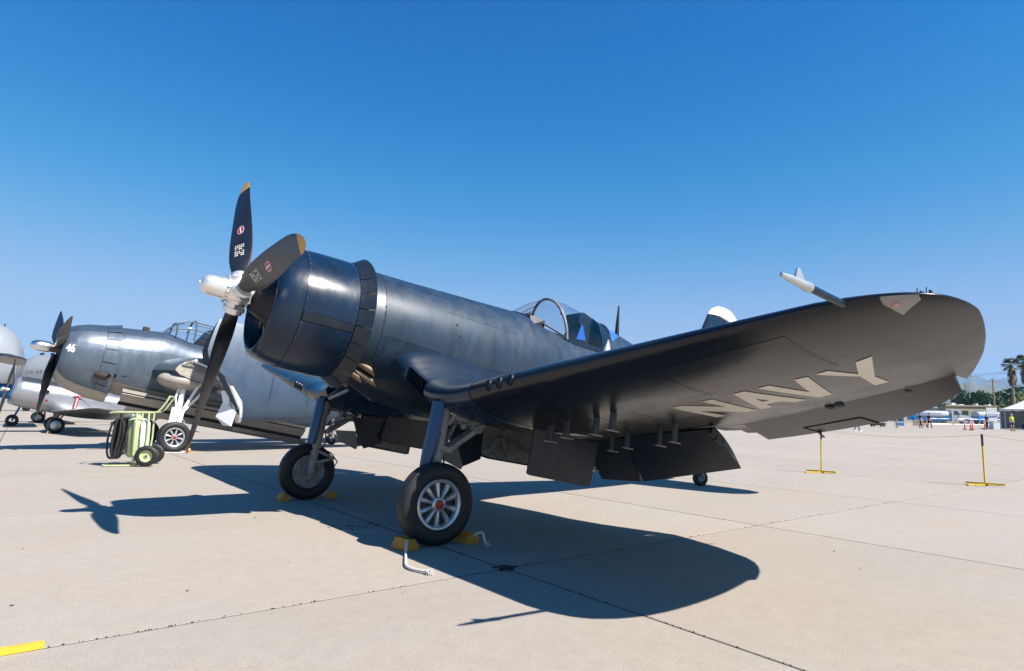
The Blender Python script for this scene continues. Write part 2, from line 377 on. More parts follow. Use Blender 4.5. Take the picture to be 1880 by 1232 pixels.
# --- engine
g = G(); g.lathe([(-0.10, 0.10), (-0.13, 0.17), (-0.22, 0.22), (-0.32, 0.27), (-0.40, 0.36), (-0.5, 0.40), (-0.9, 0.40)], (0, 0, 0), (1, 0, 0), 40, cap=True); P_('engine_gear_case', g, dark_metal)
cyl_me = None
for i in range(9):
    a = rad(90+i*40); d = V3((0, math.cos(a), math.sin(a)))
    pr = [(0.33, 0.085)]
    for q in range(7): pr += [(0.36+q*0.026, 0.10), (0.372+q*0.026, 0.085)]
    pr += [(0.545, 0.07)]
    g = G(); g.lathe(pr, V3((-0.52, 0, 0)), d, 14, cap=True); P_('engine_cylinder', g, dark_metal)
    g = G(); s_ = V3((0, -d[2], d[1])); g.tube([V3((-0.36, 0, 0))+d*0.30+s_*0.03, V3((-0.40, 0, 0))+d*0.50+s_*0.03], 0.012, 6); P_('pushrod_tube', g, grey_metal)

# --- propeller
PHI = rad(-37.0)
g = G(); g.lathe([(-0.14, 0.075), (-0.14, 0.105), (-0.11, 0.135), (0.09, 0.135), (0.125, 0.128), (0.13, 0.145), (0.155, 0.145), (0.16, 0.122)], (0, 0, 0), (1, 0, 0), 36, cap=True)
hub = P_('propeller_hub', g, dome_m)
g = G(); g.lathe([(0.158, 0.121), (0.30, 0.112), (0.345, 0.104), (0.375, 0.088), (0.395, 0.062), (0.405, 0.03), (0.41, 0.022), (0.42, 0.02), (0.42, 0.001)], (0, 0, 0), (1, 0, 0), 36); P_('hub_dome', g, dome_m, hub)
g = G()
for i in range(16):
    a = i*math.pi/8; g.ball((0.143, 0.147*math.cos(a), 0.147*math.sin(a)), 0.012, 6, 4)
P_('hub_bolts', g, grey_metal, hub)
for kk in range(3):
    a = PHI+kk*2*math.pi/3; ax = V3((0, math.sin(a), math.cos(a))); tg = np.cross((1, 0, 0), ax)
    g = G(); g.lathe([(0.08, 0.105), (0.17, 0.105), (0.18, 0.118), (0.215, 0.118), (0.22, 0.10), (0.25, 0.098)], (0, 0, 0), ax, 24, cap=True)
    P_('blade_socket', g, dome_m, hub)
    g = G(); g.box(ax*0.16+tg*0.10+V3((-0.03, 0, 0)), (0.10, 0.05, 0.05)); g.box(ax*0.12-tg*0.12+V3((-0.06, 0, 0)), (0.09, 0.045, 0.05)); g.lathe([(0, 0.03), (0.05, 0.03)], ax*0.15-tg*0.12+V3((-0.02, 0, 0)), tg, 10, cap=True)
    P_('counterweight_bracket', g, grey_metal, hub)
    rs = [0.20, 0.26, 0.33, 0.42, 0.55, 0.70, 0.9, 1.1, 1.3, 1.5, 1.65, 1.78, 1.88, 1.95, 2.0, 2.025, 2.035]
    ch = [0.150, 0.160, 0.185, 0.225, 0.265, 0.288, 0.302, 0.302, 0.292, 0.275, 0.257, 0.235, 0.20, 0.165, 0.115, 0.065, 0.012]
    tk = [0.98, 0.72, 0.46, 0.27, 0.17, 0.13, 0.105, 0.09, 0.08, 0.07, 0.065, 0.06, 0.055, 0.05, 0.05, 0.05, 0.05]
    rt = [0.2, 0.4, 0.6, 0.95, 1.4, 2.04]; bt = [68, 58, 48, 37, 27, 20]
    def section(r, c, t):
        be = rad(np.interp(r, rt, bt)); cd = math.cos(be)*tg+math.sin(be)*V3((1, 0, 0)); nf = -math.sin(be)*tg+math.cos(be)*V3((1, 0, 0))
        pts = []
        for q in np.linspace(0, 2*math.pi, 20, endpoint=False):
            u = math.cos(q); w = math.sin(q); flat = 0.45 if w < 0 and t < 0.4 else 1.0
            pts.append(ax*r+cd*(u*c*0.5-0.055*max(0, (r-1.6)/0.43)**2)+nf*(w*c*t*0.5*flat))
        return pts
    sec = [section(r, c, t) for r, c, t in zip(rs, ch, tk)]
    it = rs.index(1.88)
    g = G(); g.grid(sec[:it+1], cv=True, cap=True); bl = P_('propeller_blade', g, blade_m, hub, smooth=60)
    g = G(); g.grid(sec[it:], cv=True, cap=True); P_('yellow_tip', g, yellow_tip, hub, smooth=60)
    # markings on the front face
    def face_pt(r, s, lift):
        c = np.interp(r, rs, ch); t = np.interp(r, rs, tk); be = rad(np.interp(r, rt, bt))
        cd = math.cos(be)*tg+math.sin(be)*V3((1, 0, 0)); nf = -math.sin(be)*tg+math.cos(be)*V3((1, 0, 0))
        u = 2*s/c; return ax*r+cd*s+nf*(c*t*0.5*math.sqrt(max(0, 1-u*u))+lift)
    def decal(name, m, r0, poly, lift):
        g = G(); pts = [face_pt(r0+p[0], p[1], lift) for p in poly]; ctr = face_pt(r0+np.mean([p[0] for p in poly]), np.mean([p[1] for p in poly]), lift)
        n = len(pts); g.add(pts+[ctr], [(i, (i+1) % n, n) for i in range(n)]); return g
    oval = lambda s, w: [(s*math.cos(q), w*math.sin(q)) for q in np.linspace(0, 2*math.pi, 20, endpoint=False)]
    decal('o', None, 1.08, oval(0.075, 0.048), 0.003).build('oval_emblem_rim', white_p, hub)
    decal('o', None, 1.08, oval(0.068, 0.042), 0.0045).build('oval_emblem', red_p, hub)
    decal('o', None, 1.08, [(-0.055, -0.012), (-0.055, 0.002), (0.055, 0.012), (0.055, -0.002)], 0.006).build('emblem_bar', white_p, hub)
    g = G()
    for row in range(6):
        for col in range(5):
            if rng.random() < 0.14: continue
            r0 = 0.78-row*0.034-(0.012 if row > 2 else 0); s0 = -0.05+col*0.024; w = rng.uniform(0.014, 0.021); h = 0.02
            pts = [face_pt(r0+dr, s0+ds, 0.003) for dr, ds in ((0, 0), (0, w), (h, w), (h, 0))]; g.add(pts, [(0, 1, 2, 3)])
    P_('blade_data_print', g, white_letters, hub)

# --- fuselage
fx = [-1.20, -1.47, -2.0, -2.5, -3.0, -3.5, -3.75, -4.2, -4.7, -5.1, -5.22, -5.36, -5.62, -5.9, -6.37, -7.2, -8.0, -8.8, -9.25, -9.45]
fzc = [-0.035, -0.035, -0.04, -0.06, -0.08, -0.09, -0.09, -0.09, -0.08, -0.07, -0.06, -0.06, -0.05, -0.03, 0.0, 0.06, 0.12, 0.17, 0.20, 0.21]
fry = [0.655, 0.695, 0.705, 0.70, 0.69, 0.67, 0.66, 0.63, 0.60, 0.575, 0.565, 0.555, 0.535, 0.51, 0.46, 0.36, 0.25, 0.13, 0.06, 0.03]
ftop = [0.625, 0.665, 0.672, 0.69, 0.705, 0.725, 0.732, 0.70, 0.655, 0.64, 0.66, 0.955, 0.935, 0.885, 0.79, 0.66, 0.54, 0.43, 0.34, 0.28]
fbot = [-0.68, -0.74, -0.83, -0.91, -0.95, -0.95, -0.94, -0.92, -0.88, -0.83, -0.82, -0.80, -0.77, -0.72, -0.64, -0.48, -0.30, -0.10, 0.06, 0.14]
def fus(x, a, d=0.0):
    zc = lerp_tab(x, fx, fzc); ry = lerp_tab(x, fx, fry); t = lerp_tab(x, fx, ftop)-zc; b = zc-lerp_tab(x, fx, fbot)
    s, c_ = math.sin(a), math.cos(a)
    e = 1.0
    h = t if s > 0 else b
    return (x, (ry+d)*c_, zc+(h+d)*s)
fin_ = lambda p: V3((0, -p[1], lerp_tab(p[0], fx, fzc)-p[2]))
g = G(); xs = np.unique(np.concatenate([np.linspace(-1.2, -9.45, 70), fx, [-3.86, -5.24]]))[::-1]
fa_ = np.concatenate([np.linspace(rad(128), rad(412), 52)]); hole = np.linspace(rad(52), rad(128), 14)
g.grid([[fus(x, a) for a in fa_] for x in xs])
g.grid([[fus(x, a) for a in hole] for x in xs if x >= -3.861]); g.grid([[fus(x, a) for a in hole] for x in xs if x <= -5.239])
g.add([fus(xs[0], a) for a in np.linspace(0, 2*math.pi, 64, endpoint=False)], [tuple(range(64))]); P_('fuselage', g, worn_navy, smooth=50)
g = G(); g.lathe([(-1.47, 0.70), (-1.20, 0.63), (-1.20, 0.3)], (0, 0, CZ), (1, 0, 0), 48); P_('engine_accessory_bay', g, black)
def fpanel(x0, x1, a0, a1, proud=0.0028, m=worn_navy, slant=0.0, name='skin_panel'):
    g = G(); nx = max(4, int(abs(x1-x0)/0.13)+1); na = max(4, int(abs(a1-a0)/6)+1)
    S = lambda u, v: fus(u+slant*(rad(60)-v), v)
    panel(g, S, x0, x1, rad(a0), rad(a1), nx, na, proud, 0.012, fin_); P_(name, g, m)
w = 0.45
for side in (0, 1):
    for (x0, x1, a0, a1, sl) in ((-1.476, -2.36, -12.5, 50, 0), (-1.476, -2.36, 50+w, 90-w/2, 0), (-2.372, -3.50, -13, 28, 0.10), (-2.372, -3.50, 28+w, 60, 0.10), (-2.372, -3.50, 60+w, 90-w/2, 0.10),
                                  (-3.514, -4.58, -20, 30, 0.10), (-1.476, -2.372, -42, -12.5-w, 0), (-2.40, -3.6, -38, -13-w, 0), (-4.594, -5.8, -22, 26, 0.05), (-5.815, -7.0, -40, 30, 0), (-5.815, -7.0, 30+w, 88, 0)):
        if side == 0: fpanel(x0, x1, a0, a1, slant=sl)
        else: fpanel(x0, x1, 180-a1, 180-a0, slant=-sl if sl == 0 else 0)
# front ring band with fasteners
g = G(); panel(g, fus, -1.463, -1.215, rad(-58), rad(238), 5, 60, 0.003, 0.01, fin_); P_('firewall_band', g, worn_navy)
for a in np.arange(-50, 75, 6.2):
    p = fus(-1.50, rad(a)); stud(p, -fin_(p), 0.006)
for x in np.arange(-1.6, -3.5, -0.11):
    p = fus(x, rad(-10.5)); stud(p, -fin_(p), 0.0042)
P_('panel_fasteners', fast, mat('worn_fastener', (0.06, 0.075, 0.09), 0.35, 0.4, var=0.5, vs=7))['kind'] = 'stuff'
g = G()
for x, a in ((-2.45, 18), (-2.50, 7), (-2.93, -16.5)):
    p = V3(fus(x, rad(a), 0.004)); n = unit(-fin_(p)); g.lathe([(-0.004, 0.016), (0.003, 0.016), (0.003, 0.001)], p, n, 10)
P_('access_hole', g, black)
# --- exhaust stacks
for s in (1, -1):
    for (x, y, z, r) in ((-1.50, 0.46, -0.60, 0.052), (-1.40, 0.36, -0.70, 0.050), (-1.55, 0.43, -0.72, 0.046)):
        g = G(); dv = unit((-0.80, 0.28*s, -0.36)); p = V3((x+0.05, y*s-0.03*s, z+0.035))
        n_ = 16; X, Y, D = frame_of(dv); rings = []
        for h, rr in ((-0.15, r), (0.10, r), (0.10, r*0.82), (-0.1, r*0.80)):
            rings.append([p+D*h+rr*(1.25*math.cos(q)*X+0.8*math.sin(q)*Y)-D*(0.05*math.sin(q)) for q in np.linspace(0, 2*math.pi, n_, endpoint=False)])
        g.grid(rings, cv=True); P_('exhaust_stack', g, stack_m)

# --- wings
Wy = [0.3, 0.5, 0.74, 0.92, 1.2, 1.43, 1.6, 1.8, 1.97, 2.12, 2.31, 6.3]
Wz = [-0.31, -0.395, -0.50, -0.585, -0.70, -0.783, -0.818, -0.835, -0.832, -0.817, -0.79, -0.79+3.99*0.155]
Ly = [0.3, 1.0, 2.31, 5.57, 5.758, 5.87, 5.95, 6.01, 6.06, 6.10, 6.135, 6.163, 6.183, 6.195, 6.2]; Lx = [-1.70, -1.72, -1.735, -1.85, -1.884, -1.918, -1.955, -1.993, -2.035, -2.080, -2.135, -2.20, -2.275, -2.36, -2.47]
Ty = [0.3, 2.31, 3.5, 4.5, 5.2, 5.5, 5.711, 5.79, 5.864, 5.93, 5.99, 6.04, 6.085, 6.12, 6.15, 6.175, 6.192, 6.2]; Tx = [-4.45, -4.42, -4.40, -4.30, -4.10, -3.95, -3.79, -3.66, -3.51, -3.37, -3.235, -3.10, -2.97, -2.85, -2.74, -2.63, -2.54, -2.475]
tcy = [0.3, 2.31, 3.5, 5.0, 5.7, 6.2]; tct = [0.175, 0.165, 0.145, 0.115, 0.095, 0.07]
INC = 0.035
def LE(y): return np.interp(y, Ly, Lx), np.interp(y, Wy, Wz)
def TE(y): return np.interp(y, Ty, Tx)
def wz(x, y, side):
    y = abs(y); lx, lz = LE(y); tx = TE(y); ch_ = lx-tx; t = np.interp(y, tcy, tct); q = min(1, max(0, (lx-x)/max(ch_, 1e-6)))
    yt = 5*t*(0.2969*math.sqrt(q)-0.126*q-0.3516*q*q+0.2843*q**3-0.1036*q**4)*ch_
    cam_ = 0.06*t*ch_*math.sin(math.pi*min(1, q*1.1))
    return lz+INC*(x-lx)+(yt if side > 0 else -yt)+cam_
def sect(y, s, x_cut, n=30, q0=0.0):
    lx, _ = LE(y); c_ = lx-x_cut; qs = [q0+(1-q0)*(1-math.cos(t))/2 for t in np.linspace(0, math.pi/1.0, n)]
    up = [(lx-q*c_, s*y, wz(lx-q*c_, y, 1)) for q in qs]; lo = [(lx-q*c_, s*y, wz(lx-q*c_, y, -1)) for q in qs]
    return up, lo
def hinge_x(y): return -3.526-0.278*(5.719-y)
def xcut(y):
    if y <= 2.31: return -3.86
    if y <= 3.50: return np.interp(y, [2.31, 3.50], [-3.86, -3.93])
    if y <= 5.72: return hinge_x(y)
    return TE(y)+0.002
ys_out = [2.312, 2.5, 2.7, 2.9, 3.1, 3.3, 3.499, 3.501]+list(np.linspace(3.6, 5.68, 22))+[5.719, 5.7195]+list(np.linspace(5.725, 6.06, 14))+[6.09, 6.115, 6.138, 6.158, 6.174, 6.186, 6.194, 6.198]
for s in (1, -1):
    g = G(); rings = []
    for y in ys_out:
        up, lo = sect(y, s, xcut(y)); rings.append(up[::-1]+lo[1:])
    g.grid(rings, cv=False)
    R0 = np.array(rings); n = R0.shape[1]
    g.grid([R0[:, 0], R0[:, -1]]); g.add(R0[0], [tuple(range(n))]); g.add(R0[-1], [tuple(range(n))])
    wo = P_('outer_wing', g, navy_wing, smooth=45)
    # lower skin panels
    for (y0, y1, xa, xb) in ((2.33, 3.28, -2.05, -2.70), (3.287, 4.35, -2.0, -2.70), (4.357, 5.35, -2.0, -2.66), (2.33, 3.12, -2.707, -3.78), (3.127, 3.47, -2.707, -3.80)):
        g = G(); S = lambda u, v: (u, s*v, wz(u, v, -1)); panel(g, S, xa, xb, y0, y1, 8, 8, 0.0022, 0.008, lambda p: V3((0, 0, 1))); P_('wing_panel', g, navy_wing)
    g = G(); ysh = [0.7, 1.2, 1.6, 1.9, 2.31, 2.8, 3.2, 3.3, 3.495]; xe = [-4.28]*7+[-4.40, -4.47]; g.grid([[(x_, s*y, wz(x_, y, 1)-0.002) for x_ in np.linspace(xcut(y)+0.01, e_, 5)]+[(x_, s*y, wz(x_, y, 1)-0.012) for x_ in np.linspace(e_, xcut(y)+0.01, 5)] for y, e_ in zip(ysh, xe)], cv=True, cap=True); P_('flap_shroud', g, navy)
    g = G(); rings = []
    for y in (3.499, 3.60, 3.695):
        x0, x1 = xcut(y)+0.015, TE(y)-(0.10 if y < 3.55 else 0.16); xs_ = np.linspace(x0, x1, 7); rings.append([(x_, s*y, wz(x_, y, 1)-0.003-0.04*max(0, (x0-x_)/(x0-x1)-0.5)) for x_ in xs_]+[(x_, s*y, wz(x_, y, -1)+0.003-0.06*max(0, (x0-x_)/(x0-x1)-0.4)-0.004) for x_ in xs_[::-1]])
    g.grid(rings, cv=True, cap=True); P_('trailing_edge_block', g, navy_wing)
    g = G(); g.beam((-3.90, s*3.488, -0.80), (-4.12, s*3.488, -0.90), 0.03, 0.07); g.tube([(-4.0, s*3.46, -0.86), (-4.0, s*3.51, -0.86)], 0.03, 10); P_('flap_hinge_bracket', g, dark_metal)
    # landing flap, lowered
    def slab_wing(p0, p1, q0, q1, th=0.045, bulge=0.02):
        # p: hinge inboard/outboard, q: trailing edge inboard/outboard
        g = G(); rows = []
        p0, p1, q0, q1 = map(V3, (p0, p1, q0, q1)); nrm = unit(np.cross(p1-p0, q0-p0)); nrm = nrm if nrm[2] > 0 else -nrm
        for t in np.linspace(0, 1, 7):
            a, b_ = p0+(p1-p0)*t, q0+(q1-q0)*t; row = []
            for u in np.linspace(0, 1, 8): row.append(a+(b_-a)*u+nrm*(th*math.sin(math.pi*min(1, 0.12+u*0.9))*1.3+bulge*(1-u)))
            for u in np.linspace(1, 0, 8): row.append(a+(b_-a)*u-nrm*(0.006+0.3*th*(1-u)*u))
            rows.append(row)
        g.grid(rows, cv=True, cap=True); return g
    f_ = lambda p: (p[0], s*p[1], p[2])
    fl = P_('landing_flap', slab_wing(f_((-3.84, 2.385, -0.935)), f_((-3.97, 3.46, -0.775)), f_((-4.24, 2.385, -1.395)), f_((-4.51, 3.455, -1.11))), navy_dark)
    P_('landing_flap', slab_wing(f_((-3.85, 1.72, -1.00)), f_((-3.85, 2.37, -0.955)), f_((-4.16, 1.80, -1.44)), f_((-4.235, 2.36, -1.40))), navy_dark)
    P_('landing_flap', slab_wing(f_((-3.86, 0.72, -0.66)), f_((-3.86, 1.66, -0.97)), f_((-4.22, 0.72, -1.05)), f_((-4.18, 1.70, -1.38))), navy_dark)
    # aileron, drooped
    ya = [3.705, 4.0, 4.5, 5.0, 5.2, 5.35, 5.5, 5.62, 5.68, 5.712]; te = [(-4.575, -0.782), (-4.54, -0.735), (-4.45, -0.655), (-4.31, -0.572), (-4.21, -0.537), (-4.10, -0.508), (-3.96, -0.478), (-3.82, -0.450), (-3.75, -0.432), (-3.71, -0.418)]
    g = G(); rows = []
    for y, (tx_, tz_) in zip(ya, te):
        hx_ = hinge_x(y)-0.012; zu, zl = wz(hx_, y, 1)-0.004, wz(hx_, y, -1)+0.004
        if s < 0: tz_ = tz_+0.2
        tz2 = tz_
        rows.append([(hx_, s*y, zu), (hx_*0.5+tx_*0.5, s*y, (zu+tz2)/2+0.006), (tx_, s*y, tz2+0.004), (tx_, s*y, tz2-0.004), (hx_*0.5+tx_*0.5, s*y, (zl+tz2)/2-0.004), (hx_, s*y, zl)])
    g.grid(rows, cv=True, cap=True); ail = P_('aileron', g, navy_wing, smooth=30)
    if s > 0:
        # trim tab edge strips in the aileron and hinge blisters
        def al(y, f):
            i = np.interp(y, ya, range(len(ya))); tx_ = np.interp(y, ya, [q[0] for q in te]); tz_ = np.interp(y, ya, [q[1] for q in te]); hx_ = hinge_x(y)-0.012
            zl = wz(hx_, y, -1)+0.004; return V3((hx_+(tx_-hx_)*f, y, zl+(tz_-zl)*f-0.007))
        g = G()
        for a, b_ in ((al(4.30, 1.0), al(4.22, 0.66)), (al(4.22, 0.66), al(4.80, 0.66)), (al(4.80, 0.66), al(4.88, 1.0))): g.beam(a, b_, 0.014, 0.005)
        P_('trim_tab_gap', g, black, ail)
        g = G(); g.tube([al(4.30, 0.9)+V3((0, 0, -0.01)), al(4.30, 1.0)+V3((-0.06, 0, -0.035))], 0.009, 6); P_('tab_horn', g, dark_metal, ail)
        for y, xo in ((4.70, 0.02), (4.79, 0.02), (5.36, -0.05)):
            x = hinge_x(y)+xo-0.06; g = G(); g.ball((x, y, wz(x, y, -1)-0.004), 0.05, 12, 8, (1.3, 0.75, 0.55)); P_('hinge_blister', g, navy_dark)
    g = G()
    for (xa, ya_, xb, yb_, n_) in ((-2.66, 2.4, -2.64, 5.3, 90), (-2.76, 3.2, -2.74, 3.8, 24), (-2.05, 4.33, -2.64, 4.33, 22), (-2.05, 3.26, -3.7, 3.26, 40), (-2.3, 2.36, -3.7, 2.36, 40), (-2.1, 5.33, -2.6, 5.33, 18), (-3.05, 2.45, -3.0, 3.4, 34), (-3.4, 2.45, -3.4, 3.4, 34)):
        for t in np.linspace(0, 1, n_): x_, y_ = xa+(xb-xa)*t, ya_+(yb_-ya_)*t; z_ = wz(x_, y_, -1)-0.0035; r_ = 0.0035; g.add([(x_-r_, s*y_, z_), (x_, s*(y_-r_), z_), (x_+r_, s*y_, z_), (x_, s*(y_+r_), z_), (x_, s*y_, z_-0.003)], [(0, 1, 4), (1, 2, 4), (2, 3, 4), (3, 0, 4)])
    P_('wing_rivets', g, mat('rivet_dark', (0.012, 0.013, 0.015), 0.35), fix=False)['kind'] = 'stuff'
    # gun ports
    for y in (2.605, 2.76, 2.92):
        lx, lz = LE(y); g = G(); rr = []
        for h, r in ((-0.02, 0.052), (0.006, 0.050), (0.010, 0.044), (0.004, 0.038), (-0.03, 0.036), (-0.03, 0.001)):
            rr.append([(lx+h, s*y+r*0.72*math.cos(q), lz+0.006+r*1.1*math.sin(q)) for q in np.linspace(0, 2*math.pi, 18, endpoint=False)])
        g.grid(rr, cv=True); gp_ = P_('gun_port', g, navy_dark)
        g = G(); g.add([(lx-0.001, s*y+0.027*math.cos(q), lz+0.006+0.04*math.sin(q)) for q in np.linspace(0, 2*math.pi, 18, endpoint=False)], [tuple(range(18))]); P_('gun_bore', g, black, gp_)
    # fold line strip
    g = G(); up, lo = sect(2.31, s, -3.8, 20)
    g.grid([[(p[0]+0.003, s*(2.302), p[2]+(0.003 if i < 20 else -0.003)) for i, p in enumerate(up[::-1]+lo[1:])], [(p[0]+0.003, s*(2.318), p[2]+(0.003 if i < 20 else -0.003)) for i, p in enumerate(up[::-1]+lo[1:])]]); P_('fold_joint', g, black)
    # tip light lens
    g = G(); yy = np.linspace(5.92, 6.07, 6); rows = []
    for y in yy:
        d = np.interp(y, [5.92, 5.945, 6.07], [0.05, 0.21, 0.03]); lx = LE(y)[0]; rows.append([(lx+0.004-d*q, s*y, wz(lx-d*q, y, -1)-0.005) for q in (0.0, 0.1, 0.3, 0.6, 1)])
    g.grid(rows); tl = P_('tip_light_lens', g, lens_m)
    g = G(); g.ball((-2.02, s*5.965, wz(-2.02, 5.965, -1)-0.004), 0.022, 10, 6); P_('light_bulb', g, mat('pink_bulb', (0.55, 0.25, 0.22), 0.2) if s > 0 else fairing_blue, tl)
    # centre section with oil cooler intake
    ysA = [0.30, 0.5, 0.7, 0.88, 0.93]; ysB = [0.931, 1.05, 1.2, 1.33, 1.429]; ysC = [1.43, 1.5, 1.6, 1.75, 1.9, 2.05, 2.2, 2.308]
    g = G()
    for ys in (ysA, ysC):
        rings = []
        for y in ys: up, lo = sect(y, s, xcut(y)); rings.append(up[::-1]+lo[1:])
        R0 = np.array(rings); n = R0.shape[1]; g.grid(R0); g.grid([R0[:, 0], R0[:, -1]]); g.add(R0[0], [tuple(range(n))]); g.add(R0[-1], [tuple(range(n))])
    U, Lw, D1, D2 = [], [], [], []
    for y in ysB:
        lx, lz = LE(y); qs = [0.028+(1-0.028)*(1-math.cos(t))/2 for t in np.linspace(0, math.pi, 16)]; c_ = lx-xcut(y)
        U.append([(lx-q*c_, s*y, wz(lx-q*c_, y, 1)) for q in qs]); Lw.append([(lx-q*c_, s*y, wz(lx-q*c_, y, -1)) for q in qs])
        u0, l0 = U[-1][0], Lw[-1][0]
        D1.append([u0, (u0[0]+0.012, u0[1], u0[2]-0.012), (u0[0]-0.05, u0[1], u0[2]-0.035), (u0[0]-0.45, u0[1], lz+0.03)])
        D2.append([l0, (l0[0]+0.012, l0[1], l0[2]+0.012), (l0[0]-0.05, l0[1], l0[2]+0.03), (l0[0]-0.45, l0[1], lz-0.06)])
    for q in (U, Lw, D1, D2): g.grid(q)
    g.grid([[d[-1] for d in D1], [d[-1] for d in D2]]); g.grid([[q[-1] for q in U], [q[-1] for q in Lw]])
    cw = P_('centre_wing', g, navy, smooth=45)
    g = G()
    for y in (1.0, 1.1, 1.2, 1.3): lx, lz = LE(y); g.box((lx-0.15, s*y, lz), (0.12, 0.012, 0.17))
    P_('intake_vane', g, dark_metal, cw)
    g = G(); g.box((-1.95, s*1.04, -0.62), (0.02, 0.12, 0.10)); P_('intake_radiator', g, grey_metal, cw)
    g = G(); rows = []
    for y in (1.5, 1.85, 2.15): rows.append([(x, s*y, wz(x, y, -1)-0.004) for x in np.linspace(-2.32, -3.58, 10)])
    g.grid(rows); P_('wheel_well', g, black, cw)
# pitot boom on the port wing
g = G(); zb = wz(-1.93, 5.742, -1)+0.01; g.tube([(-1.95, 5.742, -0.265), (-1.53, 5.742, -0.272)], 0.021, 14); pb = P_('pitot_boom', g, navy)
g = G(); g.tube([(-1.55, 5.742, -0.272), (-1.52, 5.742, -0.272), (-1.47, 5.742, -0.273), (-1.36, 5.742, -0.275), (-1.275, 5.742, -0.277)], [0.026, 0.028, 0.022, 0.019, 0.010], 14); P_('pitot_head', g, wheel_silver, pb)
g = G(); g.prism([(-1.50, 5.737, -0.255), (-1.40, 5.737, -0.262), (-1.415, 5.737, -0.205), (-1.435, 5.737, -0.196)], (0, 0.010, 0)); P_('pitot_fin', g, wheel_silver, pb)
g = G()
for y in (6.04, 6.085): g.box((-2.15, y, wz(-2.15, y, 1)+0.012), (0.03, 0.008, 0.014)); g.tube([(-2.12, y-0.01, wz(-2.15, y, 1)), (-2.12, y-0.01, wz(-2.15, y, 1)+0.03)], 0.003, 6)
P_('tie_down_fitting', g, dark_metal)
# NAVY lettering under the port wing, letter by letter
def letter(name, polys):
    bm = bmesh.new()
    for poly in polys:
        vs_ = [bm.verts.new((p[0], p[1], 0)) for p in poly]; bm.faces.new(vs_)
    bmesh.ops.triangulate(bm, faces=bm.faces)
    for _ in range(4): 
        ed = [e for e in bm.edges if e.calc_length() > 0.09]
        if not ed: break
        bmesh.ops.subdivide_edges(bm, edges=ed, cuts=1, use_grid_fill=False); bmesh.ops.triangulate(bm, faces=bm.faces)
    g = G(); bm.verts.ensure_lookup_table(); bm.verts.index_update()
    V = [(v.co.x, v.co.y, wz(v.co.x, v.co.y, -1)-0.0036) for v in bm.verts]; F = [tuple(v.index for v in f.verts) for f in bm.faces]; bm.free()
    g.add(V, F); P_(name, g, white_letters)
GLYPH = {'n': [[(-2.822, 3.858), (-2.815, 3.962), (-3.118, 3.931), (-3.486, 3.944), (-3.49, 3.842)], [(-2.815, 3.962), (-3.128, 4.178), (-3.471, 4.158), (-3.118, 3.931)], [(-2.812, 4.167), (-2.816, 4.269), (-3.46, 4.259), (-3.471, 4.158), (-3.128, 4.178)]],
         'a': [[(-2.781, 4.485), (-3.039, 4.511), (-3.188, 4.483), (-3.296, 4.453), (-3.442, 4.422), (-3.458, 4.305)], [(-2.781, 4.485), (-2.774, 4.584), (-3.407, 4.738), (-3.419, 4.628), (-3.287, 4.586), (-3.296, 4.453), (-3.188, 4.483), (-3.176, 4.548), (-3.039, 4.511)]],
         'v': [[(-2.767, 4.698), (-2.757, 4.798), (-3.17, 4.887), (-2.748, 4.996), (-2.746, 5.096), (-3.376, 4.957), (-3.404, 4.84)]],
         'y': [[(-2.732, 5.154), (-2.715, 5.255), (-2.949, 5.349), (-2.668, 5.46), (-2.627, 5.579), (-3.099, 5.39), (-3.328, 5.387), (-3.348, 5.281), (-3.017, 5.328)]]}
for L_ in 'navy': letter('letter_'+L_, GLYPH[L_])
# rocket stub pylons, both wings
for s in (1, -1):
    for y, xo in ((2.50, 0), (2.77, 0.03), (3.10, -0.03), (3.36, 0.02)):
        for x0, dz in ((-2.66+xo, 0.165), (-3.55+xo*2, 0.185)):
            zt = wz(x0, y, -1)+0.01; zb_ = zt-dz; g = G()
            prof = [(math.cos(q)*0.042, math.sin(q)*0.016) for q in np.linspace(0, 2*math.pi, 14, endpoint=False)]
            g.grid([[(x0+a, s*y+b_, z) for a, b_ in prof] for z in (zt+0.02, zb_)], cv=True, cap=True)
            pyl = P_('rocket_pylon', g, navy_dark)
            g = G(); g.box((x0-0.01, s*y, zb_-0.006), (0.15, 0.035, 0.010)); P_('pylon_foot', g, grey_metal, pyl)

# --- tail
def fin_poly(pts, th, g):
    pts = np.array(pts); cx = pts.mean(0)
    a = [(p[0], th/2*0.25, p[1]) for p in pts]; inner = [(cx[0]+(p[0]-cx[0])*0.82, th/2, cx[1]+(p[1]-cx[1])*0.82) for p in pts]
    n = len(pts); mir = lambda q: [(x, -y, z) for x, y, z in q]
    g.grid([mir(inner), mir(a), a, inner], cv=True); g.add(inner, [tuple(range(n))]); g.add(mir(inner), [tuple(range(n-1, -1, -1))]); return g
finp = [(-7.72, 0.60), (-7.95, 1.10), (-8.096, 1.457), (-8.20, 1.72), (-8.272, 1.88), (-8.55, 1.905), (-8.70, 1.89), (-8.78, 0.45)]
P_('tail_fin', fin_poly(finp, 0.11, G()), navy)
cap_ = [(-8.274, 1.884), (-8.30, 1.945), (-8.36, 2.005), (-8.43, 2.05), (-8.52, 2.09), (-8.62, 2.113), (-8.76, 2.125), (-8.904, 2.116), (-9.02, 2.08), (-9.14, 2.008), (-9.21, 1.94), (-9.262, 1.86), (-9.30, 1.74), (-9.32, 1.62), (-9.17, 1.76), (-9.05, 1.835), (-8.8, 1.885), (-8.55, 1.91)]
P_('fin_cap', fin_poly(cap_, 0.085, G()), white_p)
rud = [(-8.79, 0.42), (-8.71, 1.885), (-8.80, 1.88), (-9.05, 1.83), (-9.17, 1.755), (-9.32, 1.61), (-9.42, 1.2), (-9.50, 0.8), (-9.48, 0.42), (-9.30, 0.20)]
